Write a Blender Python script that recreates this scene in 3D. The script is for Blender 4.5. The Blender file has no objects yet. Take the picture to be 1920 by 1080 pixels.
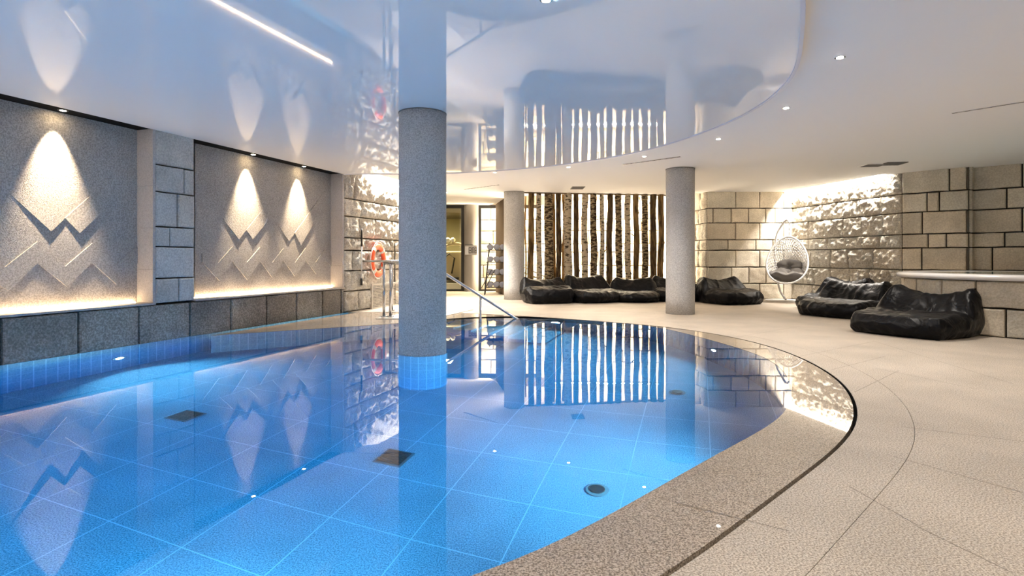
import bpy, bmesh, math, random
from mathutils import Vector, noise, Matrix
from mathutils.geometry import tessellate_polygon
PI = math.pi
col = bpy.context.scene.collection
F = 1050.0; H = 1.1; V0 = 484.0          # focal length in pixels, eye height, horizon row
ZG = 2.79; ZM = 2.87; DEP = 1.5           # glossy ceiling, matte ceiling, pool depth

# ---------------------------------------------------------------- measuring helpers
def P(u, v, z=0.0):
    Y = F*(H-z)/(v-V0); return ((u-960)*Y/F, Y)
def U(u, v, d=DEP):
    dx = (u-960)/F; dz = (v-V0)/F; h = math.hypot(dx, 1)
    ta = dz/h; cb = math.cos(math.atan(ta))/1.33
    R = H/ta + d*cb/math.sqrt(1-cb*cb)
    return (dx/h*R, R/h)
TH = math.atan(.336); CW, SW = math.cos(TH), math.sin(TH)
def W(n, m, z=None):                       # wall aligned axes -> world
    x, y = n*CW+m*SW, -n*SW+m*CW
    return (x, y) if z is None else (x, y, z)
def inv(x, y): return (x*CW-y*SW, x*SW+y*CW)
WN = -6.81                                 # plinth face
PN = -7.09                                 # chevron panel face
def on_wall(u, v, n=PN):                   # pixel -> (m, z) on the plane of the left wall
    k = (u-960)/F; Y = n/(k*CW-SW)
    return (Y*(k*SW+CW), H-(v-V0)*Y/F)

# ---------------------------------------------------------------- object helpers
def mesh_obj(name, verts, faces, mat=None, parent=None, smooth=False, mats=None, mi=None):
    me = bpy.data.meshes.new(name); me.from_pydata([tuple(v) for v in verts], [], faces); me.update()
    o = bpy.data.objects.new(name, me); col.objects.link(o)
    for m_ in (mats or [mat]):
        if m_: me.materials.append(m_)
    if mi: me.polygons.foreach_set('material_index', mi)
    if smooth: me.polygons.foreach_set('use_smooth', [True]*len(me.polygons))
    if parent: o.parent = parent
    return o
def bm_obj(name, bm, mat, parent=None, smooth=False, bevel=0):
    if bevel:
        bmesh.ops.bevel(bm, geom=list(bm.edges), offset=bevel, segments=2, affect='EDGES', profile=.5)
    bmesh.ops.recalc_face_normals(bm, faces=bm.faces)
    me = bpy.data.meshes.new(name); bm.to_mesh(me); bm.free()
    o = bpy.data.objects.new(name, me); col.objects.link(o); me.materials.append(mat)
    if smooth: me.polygons.foreach_set('use_smooth', [True]*len(me.polygons))
    if parent: o.parent = parent
    return o
def tag(o, label=None, cat=None, group=None, kind=None):
    if label: o['label'] = label
    if cat: o['category'] = cat
    if group: o['group'] = group
    if kind: o['kind'] = kind
    return o
def struct(o): o['kind'] = 'structure'; return o
def thing(name, label, cat, loc=(0, 0, 0), rz=0, group=None):
    o = bpy.data.objects.new(name, None); col.objects.link(o)
    o.empty_display_size = .1; o.location = loc; o.rotation_euler = (0, 0, rz)
    return tag(o, label, cat, group)
def copy_tree(o, parent=None):
    c = o.copy(); col.objects.link(c); c.parent = parent
    for ch in list(o.children): copy_tree(ch, c)
    return c
def box(bm, x0, x1, y0, y1, z0, z1, M=None):
    vs = [bm.verts.new((x, y, z)) for z in (z0, z1) for x, y in ((x0, y0), (x1, y0), (x1, y1), (x0, y1))]
    if M:
        for v in vs: v.co = M @ v.co
    for f in ((3, 2, 1, 0), (4, 5, 6, 7), (0, 1, 5, 4), (1, 2, 6, 5), (2, 3, 7, 6), (3, 0, 4, 7)):
        bm.faces.new([vs[i] for i in f])
def tube(bm, pts, r, n=12, cap=True):
    pts = [Vector(p) for p in pts]; rs = r if isinstance(r, (list, tuple)) else [r]*len(pts)
    rings = []; prev = None
    for i, p in enumerate(pts):
        t = (pts[min(i+1, len(pts)-1)]-pts[max(i-1, 0)]).normalized()
        a = prev if prev is not None else (Vector((0, 0, 1)) if abs(t.z) < .9 else Vector((1, 0, 0)))
        b = t.cross(a).normalized(); a = b.cross(t).normalized(); prev = a
        rings.append([bm.verts.new(p+(a*math.cos(2*PI*k/n)+b*math.sin(2*PI*k/n))*rs[i]) for k in range(n)])
    for A, B in zip(rings, rings[1:]):
        for k in range(n): bm.faces.new((A[k], A[(k+1) % n], B[(k+1) % n], B[k]))
    if cap: bm.faces.new(rings[0][::-1]); bm.faces.new(rings[-1])
def prism(bm, pts, z0, z1):
    a = [bm.verts.new((x, y, z0)) for x, y in pts]; b = [bm.verts.new((x, y, z1)) for x, y in pts]
    n = len(pts)
    for i in range(n): bm.faces.new((a[i], a[(i+1) % n], b[(i+1) % n], b[i]))
    for t in tessellate_polygon([[Vector((x, y, 0)) for x, y in pts]]):
        bm.faces.new([a[i] for i in t]); bm.faces.new([b[i] for i in t][::-1])
def bez(pts, k=8):                          # Catmull-Rom through points
    pts = [Vector(p) for p in pts]; out = []
    for i in range(len(pts)-1):
        p0 = pts[max(i-1, 0)]; p1 = pts[i]; p2 = pts[i+1]; p3 = pts[min(i+2, len(pts)-1)]
        for j in range(k):
            t = j/k
            out.append(.5*((2*p1)+(p2-p0)*t+(2*p0-5*p1+4*p2-p3)*t*t+(3*p1-p0-3*p2+p3)*t**3))
    out.append(pts[-1]); return out
def resample(pts, N):
    d = [0]
    for a, b in zip(pts, pts[1:]): d.append(d[-1]+(b-a).length)
    out = []; j = 0
    for i in range(N+1):
        s = d[-1]*i/N
        while j < len(d)-2 and d[j+1] < s: j += 1
        t = (s-d[j])/max(1e-9, d[j+1]-d[j]); out.append(pts[j].lerp(pts[j+1], min(1, t)))
    return out
def smooth_line(pts, it=6):
    pts = [Vector(p) for p in pts]
    for _ in range(it):
        q = pts[:]
        for i in range(1, len(pts)-1): q[i] = (pts[i-1]+2*pts[i]+pts[i+1])/4
        pts = q
    return pts
def offset(pts, d):
    out = []
    for i, p in enumerate(pts):
        t = (pts[min(i+1, len(pts)-1)]-pts[max(i-1, 0)]); t = Vector((t.x, t.y)).normalized()
        out.append(Vector((p.x-t.y*d, p.y+t.x*d)))
    return out

# ---------------------------------------------------------------- materials
def new_mat(name):
    m = bpy.data.materials.new(name); m.use_nodes = True
    nt = m.node_tree; b = nt.nodes['Principled BSDF']; return m, nt, b
def plain(name, c, rough=.5, metal=0, spec=.5, coat=0, bump=0, bscale=40):
    m, nt, b = new_mat(name); b.inputs['Base Color'].default_value = (*c, 1)
    b.inputs['Roughness'].default_value = rough; b.inputs['Metallic'].default_value = metal
    b.inputs['Specular IOR Level'].default_value = spec; b.inputs['Coat Weight'].default_value = coat
    if bump:
        n = nt.nodes.new('ShaderNodeTexNoise'); n.inputs['Scale'].default_value = bscale; n.inputs['Detail'].default_value = 4
        g = nt.nodes.new('ShaderNodeNewGeometry'); nt.links.new(g.outputs['Position'], n.inputs['Vector'])
        bp = nt.nodes.new('ShaderNodeBump'); bp.inputs['Strength'].default_value = bump; bp.inputs['Distance'].default_value = .02
        nt.links.new(n.outputs['Fac'], bp.inputs['Height']); nt.links.new(bp.outputs['Normal'], b.inputs['Normal'])
    return m
def emit(name, c, s):
    m = bpy.data.materials.new(name); m.use_nodes = True; nt = m.node_tree
    nt.nodes.remove(nt.nodes['Principled BSDF']); e = nt.nodes.new('ShaderNodeEmission')
    e.inputs['Color'].default_value = (*c, 1); e.inputs['Strength'].default_value = s
    nt.links.new(e.outputs[0], nt.nodes['Material Output'].inputs['Surface']); return m
def granite(name, c1, c2, c3, scale=90, rough=.55, bump=.15, bscale=60, tone=False, blotch=.25, cell=None, grout=(.7, .75, .8), spec=.4, cellx=.605, celly=.605, ox=0, oy=0, gw=.006):
    """speckled stone; optional tile joints on a grid aligned with the left wall"""
    m, nt, b = new_mat(name); L = nt.links; N = nt.nodes.new
    g = N('ShaderNodeNewGeometry')
    v = N('ShaderNodeTexNoise'); v.inputs['Scale'].default_value = scale; v.inputs['Detail'].default_value = 3; v.inputs['Roughness'].default_value = .7
    L.new(g.outputs['Position'], v.inputs['Vector'])
    r = N('ShaderNodeValToRGB'); e = r.color_ramp.elements
    e[0].position = .40; e[0].color = (*c1, 1); e[1].position = .60; e[1].color = (*c3, 1)
    x = e.new(.5); x.color = (*c2, 1); L.new(v.outputs['Fac'], r.inputs['Fac'])
    big = N('ShaderNodeTexNoise'); big.inputs['Scale'].default_value = 1.7; big.inputs['Detail'].default_value = 5
    L.new(g.outputs['Position'], big.inputs['Vector'])
    mr = N('ShaderNodeMapRange'); mr.inputs['From Min'].default_value = .3; mr.inputs['From Max'].default_value = .7
    mr.inputs['To Min'].default_value = 1-blotch; mr.inputs['To Max'].default_value = 1+blotch
    L.new(big.outputs['Fac'], mr.inputs['Value'])
    mx = N('ShaderNodeMix'); mx.data_type = 'RGBA'; mx.blend_type = 'MULTIPLY'; mx.inputs['Factor'].default_value = 1
    L.new(r.outputs['Color'], mx.inputs['A']); L.new(mr.outputs['Result'], mx.inputs['B']); out = mx.outputs['Result']
    if tone:
        a = N('ShaderNodeAttribute'); a.attribute_name = 'tone'
        mt = N('ShaderNodeMix'); mt.data_type = 'RGBA'; mt.blend_type = 'MULTIPLY'; mt.inputs['Factor'].default_value = 1
        L.new(out, mt.inputs['A']); L.new(a.outputs['Color'], mt.inputs['B']); out = mt.outputs['Result']
    h = N('ShaderNodeTexNoise'); h.inputs['Scale'].default_value = bscale; h.inputs['Detail'].default_value = 4
    L.new(g.outputs['Position'], h.inputs['Vector'])
    if cell:
        mp = N('ShaderNodeMapping'); mp.vector_type = 'TEXTURE'
        mp.inputs['Rotation'].default_value = (0, 0, -TH)
        src = g.outputs['Position']
        if cell == 'uv':
            uv = N('ShaderNodeUVMap'); src = uv.outputs['UV']; mp.inputs['Rotation'].default_value = (0, 0, 0)
        L.new(src, mp.inputs['Vector'])
        sep = N('ShaderNodeSeparateXYZ'); L.new(mp.outputs['Vector'], sep.inputs['Vector'])
        ms = []
        for ax, c, o in (('X', cellx, ox), ('Y', celly, oy)):
            s1 = N('ShaderNodeMath'); s1.operation = 'SUBTRACT'; L.new(sep.outputs[ax], s1.inputs[0]); s1.inputs[1].default_value = o
            p = N('ShaderNodeMath'); p.operation = 'PINGPONG'; L.new(s1.outputs[0], p.inputs[0]); p.inputs[1].default_value = c/2
            t = N('ShaderNodeMath'); t.operation = 'LESS_THAN'; L.new(p.outputs[0], t.inputs[0]); t.inputs[1].default_value = gw/2
            ms.append(t)
        mxx = N('ShaderNodeMath'); mxx.operation = 'MAXIMUM'; L.new(ms[0].outputs[0], mxx.inputs[0]); L.new(ms[1].outputs[0], mxx.inputs[1])
        mg = N('ShaderNodeMix'); mg.data_type = 'RGBA'; L.new(mxx.outputs[0], mg.inputs['Factor'])
        L.new(out, mg.inputs['A']); mg.inputs['B'].default_value = (*grout, 1); out = mg.outputs['Result']
    L.new(out, b.inputs['Base Color'])
    b.inputs['Roughness'].default_value = rough; b.inputs['Specular IOR Level'].default_value = spec
    if bump:
        bp = N('ShaderNodeBump'); bp.inputs['Strength'].default_value = bump; bp.inputs['Distance'].default_value = .02
        L.new(h.outputs['Fac'], bp.inputs['Height']); L.new(bp.outputs['Normal'], b.inputs['Normal'])
    return m
M = {}
M['deck'] = granite('deck granite', (.19, .155, .12), (.40, .34, .275), (.58, .51, .42), 130, .55, .04, 160, blotch=.12)
M['rim'] = granite('wet rim granite', (.11, .08, .055), (.31, .245, .18), (.52, .43, .335), 130, .5, .03, 160, blotch=.1)
M['rim'].node_tree.nodes['Principled BSDF'].inputs['Coat Weight'].default_value = 1
M['rim'].node_tree.nodes['Principled BSDF'].inputs['Coat Roughness'].default_value = .015
M['rim'].node_tree.nodes['Principled BSDF'].inputs['Coat IOR'].default_value = 1.33
M['slab'] = plain('pale slab', (.62, .56, .48), .5, bump=.1)
M['pool_floor'] = granite('pool floor granite', (.17, .20, .24), (.36, .40, .44), (.54, .585, .62), 110, .6, 0, cell='pos', grout=(.66, .71, .74), ox=-2.34, oy=4.97, gw=.007, blotch=.14)
M['pool_tile'] = granite('pool wall tile', (.34, .41, .48), (.42, .50, .57), (.49, .57, .63), 60, .35, 0, cell='uv', grout=(.80, .85, .88), cellx=.12, celly=.36, gw=.011, blotch=.12)
M['panel'] = granite('bush hammered panel', (.30, .28, .26), (.40, .375, .35), (.50, .47, .44), 60, .85, .5, 95, blotch=.08, spec=.2)
M['border'] = granite('panel border stone', (.40, .37, .35), (.46, .43, .41), (.5, .47, .45), 60, .8, .1, 60, blotch=.05, spec=.2)
M['plinth'] = granite('plinth stone', (.17, .155, .135), (.235, .217, .19), (.34, .315, .28), 45, .8, .35, 30, tone=True, blotch=.3, spec=.25)
M['pier'] = granite('pier stone', (.42, .405, .375), (.50, .485, .45), (.58, .56, .52), 45, .85, .3, 30, tone=True, blotch=.2, spec=.2)
M['sand'] = granite('sandstone blocks', (.52, .465, .37), (.585, .53, .43), (.65, .595, .49), 40, .9, .3, 18, tone=True, blotch=.18, spec=.15)
M['rock'] = granite('split face sandstone', (.42, .385, .32), (.54, .50, .43), (.62, .58, .50), 40, .85, .7, 26, tone=True, blotch=.15, spec=.2)
M['mortar'] = plain('dark joint', (.035, .03, .025), .95, spec=.1)
M['joint'] = plain('floor joint', (.17, .145, .12), .9)
M['column'] = granite('column concrete', (.36, .352, .34), (.49, .48, .465), (.59, .58, .565), 75, .8, .25, 70, blotch=.08, spec=.2)
M['matte'] = plain('matte ceiling', (.90, .90, .90), .7, spec=.2, bump=.03, bscale=1.3)
M['gloss'] = plain('stretch ceiling', (.91, .91, .92), .03, spec=.5)
M['gloss'].node_tree.nodes['Principled BSDF'].inputs['IOR'].default_value = 1.46
M['edge'] = plain('ceiling edge trim', (.7, .7, .78), .3)
M['black'] = plain('black paint and slot shade', (.006, .006, .007), .9, spec=.1)
M['dark_metal'] = plain('dark metal', (.02, .018, .016), .45)
M['steel'] = plain('brushed steel', (.55, .56, .58), .22, metal=1)
M['chrome'] = plain('chrome', (.75, .76, .78), .12, metal=1)
M['white'] = plain('white plastic', (.8, .79, .77), .4)
M['offwhite'] = plain('plaster', (.55, .51, .45), .8, spec=.2)
M['beam'] = plain('concrete pier', (.36, .33, .29), .8, spec=.2, bump=.1)
M['grey'] = plain('grey louvre', (.16, .155, .15), .6)
M['orange'] = plain('orange ring', (.85, .11, .025), .4)
M['band'] = plain('grey reflective band', (.62, .58, .52), .5)
M['rope'] = plain('white rope', (.85, .82, .76), .7)
M['wood'] = plain('brown board', (.10, .055, .022), .7, bump=.3)
M['towel'] = plain('towel cloth', (.13, .13, .145), .95, spec=.1, bump=.6, bscale=120)
M['cushion'] = plain('grey cushion', (.15, .14, .13), .9, spec=.2, bump=.15, bscale=25)
M['egg'] = plain('white metal', (.72, .71, .70), .35)
M['machine'] = plain('machine body', (.55, .47, .33), .4)
M['tubrim'] = plain('acrylic rim', (.68, .66, .64), .25)
M['strip'] = emit('warm led strip', (1, .70, .40), 17)
M['lamp'] = emit('lamp glow', (1, .86, .70), 60)
M['wlamp'] = emit('warm lamp glow', (1, .75, .42), 60)
M['poollamp'] = emit('pool lamp glow', (.85, .95, 1), 60)

def bag_material():
    m, nt, b = new_mat('black nylon'); N = nt.nodes.new; L = nt.links
    b.inputs['Base Color'].default_value = (.0035, .0034, .0045, 1); b.inputs['Roughness'].default_value = .38
    b.inputs['Specular IOR Level'].default_value = .14
    tc = N('ShaderNodeTexCoord'); n = N('ShaderNodeTexNoise'); n.inputs['Scale'].default_value = 3.2; n.inputs['Detail'].default_value = 5; n.inputs['Roughness'].default_value = .45
    n.inputs['Distortion'].default_value = 2.2
    L.new(tc.outputs['Object'], n.inputs['Vector']); bp = N('ShaderNodeBump'); bp.inputs['Strength'].default_value = .5; bp.inputs['Distance'].default_value = .05
    L.new(n.outputs['Fac'], bp.inputs['Height']); L.new(bp.outputs['Normal'], b.inputs['Normal']); return m
M['bag'] = bag_material()

def bark(name, base, mark, thr, sc=(9, 9, 26), contrast=.06):
    m, nt, b = new_mat(name); N = nt.nodes.new; L = nt.links
    g = N('ShaderNodeNewGeometry'); mp = N('ShaderNodeMapping'); mp.inputs['Scale'].default_value = sc
    L.new(g.outputs['Position'], mp.inputs['Vector']); n = N('ShaderNodeTexNoise'); n.inputs['Scale'].default_value = 1; n.inputs['Detail'].default_value = 4
    n.inputs['Distortion'].default_value = .6
    L.new(mp.outputs['Vector'], n.inputs['Vector']); r = N('ShaderNodeValToRGB'); e = r.color_ramp.elements
    e[0].position = thr-contrast; e[0].color = (*mark, 1); e[1].position = thr+contrast; e[1].color = (*base, 1)
    L.new(n.outputs['Fac'], r.inputs['Fac']); L.new(r.outputs['Color'], b.inputs['Base Color'])
    b.inputs['Roughness'].default_value = .85; b.inputs['Specular IOR Level'].default_value = .2
    bp = N('ShaderNodeBump'); bp.inputs['Strength'].default_value = .7; bp.inputs['Distance'].default_value = .02
    L.new(n.outputs['Fac'], bp.inputs['Height']); L.new(bp.outputs['Normal'], b.inputs['Normal']); return m
M['birch'] = bark('birch bark', (.50, .42, .30), (.05, .035, .02), .44)
M['birchdark'] = bark('mottled birch bark', (.34, .26, .15), (.035, .022, .012), .52)
M['brownbark'] = bark('brown bark', (.26, .165, .07), (.05, .03, .012), .5, (22, 22, 3), .12)
M['darkbark'] = bark('dark bark', (.13, .085, .04), (.03, .018, .009), .5, (22, 22, 4), .12)

def water_material():
    m = bpy.data.materials.new('pool water'); m.use_nodes = True; nt = m.node_tree
    nt.nodes.remove(nt.nodes['Principled BSDF']); g = nt.nodes.new('ShaderNodeBsdfGlass')
    g.inputs['IOR'].default_value = 1.33; g.inputs['Roughness'].default_value = 0; g.inputs['Color'].default_value = (1, 1, 1, 1)
    out = nt.nodes['Material Output']; nt.links.new(g.outputs[0], out.inputs['Surface'])
    va = nt.nodes.new('ShaderNodeVolumeAbsorption'); va.inputs['Color'].default_value = (.0, .665, .90, 1); va.inputs['Density'].default_value = .70
    nt.links.new(va.outputs[0], out.inputs['Volume'])
    n = nt.nodes.new('ShaderNodeTexNoise'); n.inputs['Scale'].default_value = 2.2; n.inputs['Detail'].default_value = 1
    ge = nt.nodes.new('ShaderNodeNewGeometry'); nt.links.new(ge.outputs['Position'], n.inputs['Vector'])
    bp = nt.nodes.new('ShaderNodeBump'); bp.inputs['Strength'].default_value = .05; bp.inputs['Distance'].default_value = .01
    nt.links.new(n.outputs['Fac'], bp.inputs['Height']); nt.links.new(bp.outputs['Normal'], g.inputs['Normal'])
    return m
M['water'] = water_material()
def glass_material():
    m = bpy.data.materials.new('window glass'); m.use_nodes = True; nt = m.node_tree
    nt.nodes.remove(nt.nodes['Principled BSDF']); t = nt.nodes.new('ShaderNodeBsdfTransparent'); t.inputs['Color'].default_value = (.93, .93, .9, 1)
    g = nt.nodes.new('ShaderNodeBsdfGlossy'); g.inputs['Roughness'].default_value = .02; g.inputs['Color'].default_value = (.9, .9, .9, 1)
    x = nt.nodes.new('ShaderNodeMixShader'); x.inputs[0].default_value = .07
    nt.links.new(t.outputs[0], x.inputs[1]); nt.links.new(g.outputs[0], x.inputs[2]); nt.links.new(x.outputs[0], nt.nodes['Material Output'].inputs['Surface'])
    return m
M['glass'] = glass_material()

# ---------------------------------------------------------------- pool outline
out_px = [(700, 585.5), (760, 585), (835, 586), (913, 589), (973, 592.3), (1073, 598.5), (1207, 609), (1280, 617), (1378, 633), (1464, 656), (1505, 673), (1547, 695), (1580, 720), (1600, 751), (1604, 790), (1579, 830), (1489, 898), (1370, 986), (1245, 1080)]
outer = [P(u, v) for u, v in out_px] + [(-.35, 1.3), (-1.6, .72), (-3.1, .2), (-4.8, -.25), (-6.4, -.55)]
mstart = on_wall(653, 583, WN)[0]; outer = [W(WN+.22, mstart)] + outer + [W(WN, 2.0-3.9)]
outer = resample([Vector((p[0], p[1])) for p in bez([(x, y, 0) for x, y in outer], 6)], 160)
outer = [outer[0]]+smooth_line(outer, 14)[1:-1]+[outer[-1]]
in_px = [(973, 594.5), (1140, 603), (1200, 610.5), (1256, 620), (1333, 640), (1394, 658), (1436, 673), (1458, 687), (1478, 709), (1486, 739), (1481, 769), (1467, 787), (1442, 806), (1392, 831), (1336, 862), (1267, 901), (1200, 941), (1100, 996), (940, 1078)]
inner = [W(WN+.2, inv(-4.5, 7.9)[1]+.15), (-3.6, 8.42), (-2.74, 8.95), (-1.95, 9.45), (-1.3, 10.1), (-.6, 10.5)] + [P(u, v, -.02) for u, v in in_px] + [(-1.1, 1.45), (-2.2, 1.0), (-3.6, .55), (-5.0, .15), (-6.4, -.1)] + [W(WN, -1.3)]
inner = resample([Vector((p[0], p[1])) for p in bez([(x, y, 0) for x, y in inner], 6)], 160)
inner = [inner[0]]+smooth_line(inner, 10)[1:-1]+[inner[-1]]
NN = len(outer)
def zo(p): return -.002
def zi(p): return -.002

# overflow rim: closed ring solid of the wet granite
vs = []; fs = []
for i in range(NN):
    o, n_ = outer[i], inner[i]
    vs += [(o.x, o.y, -.5), (o.x, o.y, zo(o)), (n_.x, n_.y, zi(n_)), (n_.x, n_.y, -.03)]
for i in range(NN-1):
    a = 4*i; b = a+4
    for k in range(4): fs.append((a+k, b+k, b+(k+1) % 4, a+(k+1) % 4))
fs += [(0, 1, 2, 3), tuple(4*(NN-1)+k for k in range(4))]
rim = struct(mesh_obj('floor_overflow_rim', vs, fs, M['rim']))

# pool wall below the rim and along the left plinth, tiled, with uv in metres
def ribbon(name, pts, z0, z1, mat, smooth=True):
    vs = []; fs = []; ss = [0]
    for a, b in zip(pts, pts[1:]): ss.append(ss[-1]+(b-a).length)
    z0f = z0 if callable(z0) else (lambda p: z0); z1f = z1 if callable(z1) else (lambda p: z1)
    for p in pts: vs += [(p.x, p.y, z0f(p)), (p.x, p.y, z1f(p))]
    for i in range(len(pts)-1): fs.append((2*i, 2*i+2, 2*i+3, 2*i+1))
    o = mesh_obj(name, vs, fs, mat, smooth=smooth)
    uv = o.data.uv_layers.new(name='UVMap')
    for poly in o.data.polygons:
        for li in poly.loop_indices:
            vi = o.data.loops[li].vertex_index; uv.data[li].uv = (ss[vi//2], vs[vi][2])
    return o
pw = ribbon('wall_pool_curved', [p for p in inner], -1.55, lambda p: -.03, M['pool_tile'])
struct(pw)
pl = ribbon('wall_pool_left', [Vector(W(WN, m)) for m in (-3, 13)], -1.55, -.02, M['pool_tile'])
so = pl.modifiers.new('s', 'SOLIDIFY'); so.thickness = .08; so.offset = -1
struct(pl)
bm = bmesh.new(); box(bm, -9.5, 4.5, -2.5, 12.5, -1.75, -DEP); struct(bm_obj('floor_pool', bm, M['pool_floor']))
# water body
loop = [Vector((p.x, p.y)) for p in outer]
wo = [Vector((p.x, p.y)) for p in inner]
wl = [Vector(W(WN-.04, inv(*wo[-1])[1]-.02)), Vector(W(WN-.04, mstart)), Vector((outer[0].x, outer[0].y))]
bm = bmesh.new(); prism(bm, [(p.x, p.y) for p in wo]+[(p.x, p.y) for p in wl], -1.62, -.004)
water = bm_obj('pool_water', bm, M['water'])
tag(water, 'still blue water filling the curved indoor pool', 'water', kind='stuff')

# orientation of the curve: outer goes back-left -> right -> near -> left, so the outside is on its left
OUT = .024
def outside(pts, d):
    q = offset(pts, d)
    c = Vector((-1, 5)); k = NN//2
    if (q[k]-c).length < (pts[k]-c).length: q = offset(pts, -d)
    return q
slot = outside(loop, OUT); kerb = outside(loop, .34); kerb2 = outside(loop, .343)
# kerb ring
def ring(name, A, B, z0, z1, mat):
    vs = []; fs = []
    for a, b in zip(A, B): vs += [(a.x, a.y, z0), (a.x, a.y, z1), (b.x, b.y, z1), (b.x, b.y, z0)]
    for i in range(len(A)-1):
        a = 4*i; b = a+4
        for k in range(4): fs.append((a+k, b+k, b+(k+1) % 4, a+(k+1) % 4))
    for e in (0, 4*(len(A)-1)): fs.append((e, e+1, e+2, e+3))
    return mesh_obj(name, vs, fs, mat)
struct(ring('floor_kerb', slot, kerb, -.4, 0, M['deck']))
struct(ring('trim_slot_shade', outside(loop, OUT-.003), outside(loop, OUT-.0002), -.4, -.003, M['black']))  # black sheet added over the lit kerb side, standing in for slot shade
struct(ring('trim_overflow_slot', [p for p in outside(loop, .0005)], slot, -.4, -.09, M['black']))  # black bottom puts the slot's shade into its colour
# deck with a hole
def plate(name, outline, hole, z, th, mat):
    A = [Vector((*p, 0)) for p in outline]; B = [Vector((*p, 0)) for p in hole]
    allp = A+B; tris = tessellate_polygon([A, B]) if B else tessellate_polygon([A])
    vs = [(p.x, p.y, z) for p in allp]+[(p.x, p.y, z-th) for p in allp]; n = len(allp)
    fs = [tuple(t) for t in tris]+[tuple(i+n for i in t[::-1]) for t in tris]
    for s, e in ((0, len(A)), (len(A), n)):
        for i in range(s, e):
            j = i+1 if i+1 < e else s
            fs.append((i, j, j+n, i+n))
    return mesh_obj(name, vs, fs, mat)
hole = [(p.x, p.y) for p in kerb2] + [W(WN-.12, inv(*kerb2[-1])[1]), W(WN-.12, mstart), W(WN+.2, mstart), (kerb2[0].x, kerb2[0].y+.0)][:3]
struct(plate('floor', [(-14, -4.2), (12, -4.2), (12, 25), (-14, 25)], hole, 0, .4, M['deck']))
bm = bmesh.new(); box(bm, -14, 12, -4.2, 25, -.45, -.405)
bm.free()
# deck joints
bm = bmesh.new()
def joint(u0, v0, u1, v1, w=.003):
    a = Vector(P(u0, v0)); b = Vector(P(u1, v1)); t = (b-a).normalized(); n_ = Vector((-t.y, t.x))*w
    bm.faces.new([bm.verts.new((*q, .0006)) for q in (a-n_, b-n_, b+n_, a+n_)])
for j in ((1603, 735, 1685, 695), (1662, 852, 2100, 975), (1592, 912, 1720, 985), (1715, 985, 1900, 1075), (1480, 996, 1260, 940), (1690, 800, 2100, 850),
          (1500, 668, 1640, 640), (1640, 640, 1900, 720), (1210, 606, 1330, 585), (1380, 632, 1500, 612), (1560, 693, 1660, 668), (1640, 690, 1835, 730), (1000, 592, 1100, 578)):
    joint(*j, w=.0022)
struct(bm_obj('floor_joints', bm, M['joint']))

# stairs in the pool and the entry slab
bm = bmesh.new()
for k in range(7):
    n0 = -4.55+.32*k; d = -.22-.2*k
    a = [W(n0, 8.55), W(n0+.32, 8.55), W(n0+.32, 10.6), W(n0, 10.6)]
    prism(bm, a, -1.52, d)
struct(bm_obj('floor_pool_steps', bm, M['pool_floor']))
bm = bmesh.new(); a = inv(*P(704, 598))
prism(bm, [W(a[0], a[1]), W(a[0]+1.0, a[1]+.25), W(a[0]+1.0, a[1]+2.2), W(a[0], a[1]+1.75)], -.07, .012)
struct(bm_obj('floor_entry_slab', bm, M['slab']))

# floor fittings
def prot(parent_name): pass
for uvc, sz, lab in (((348, 779), .25, 'square dark floor drain grate lying nearer the left wall'), ((739, 858), .25, 'square dark floor drain grate in front of the round pool column')):
    x, y = U(*uvc); t = thing('floor_drain', lab, 'drain', (x, y, -DEP), -TH, 'square drains in the pool floor')
    bm = bmesh.new(); box(bm, -sz/2, sz/2, -sz/2, sz/2, 0, .012); bm_obj('frame', bm, M['grey'], t)
    bm = bmesh.new(); box(bm, -sz/2+.02, sz/2-.02, -sz/2+.02, sz/2-.02, .012, .016)
    for k in range(9): box(bm, -sz/2+.02, sz/2-.02, -.1+.025*k-.006, -.1+.025*k+.006, .016, .022)
    bm_obj('grate', bm, M['dark_metal'], t)
for uvc, lab in (((1120, 919), 'round pool floor inlet close to the near curved rim'), ((1270, 735), 'round pool floor inlet farther away toward the right pool wall')):
    x, y = U(*uvc); t = thing('floor_inlet', lab, 'inlet', (x, y, -DEP), 0, 'round inlets in the pool floor')
    bm = bmesh.new(); tube(bm, [(0, 0, 0), (0, 0, .014)], .085, 32); bm_obj('flange', bm, M['grey'], t)
    bm = bmesh.new(); tube(bm, [(0, 0, .014), (0, 0, .028)], .055, 24); bm_obj('cap', bm, M['dark_metal'], t)

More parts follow.
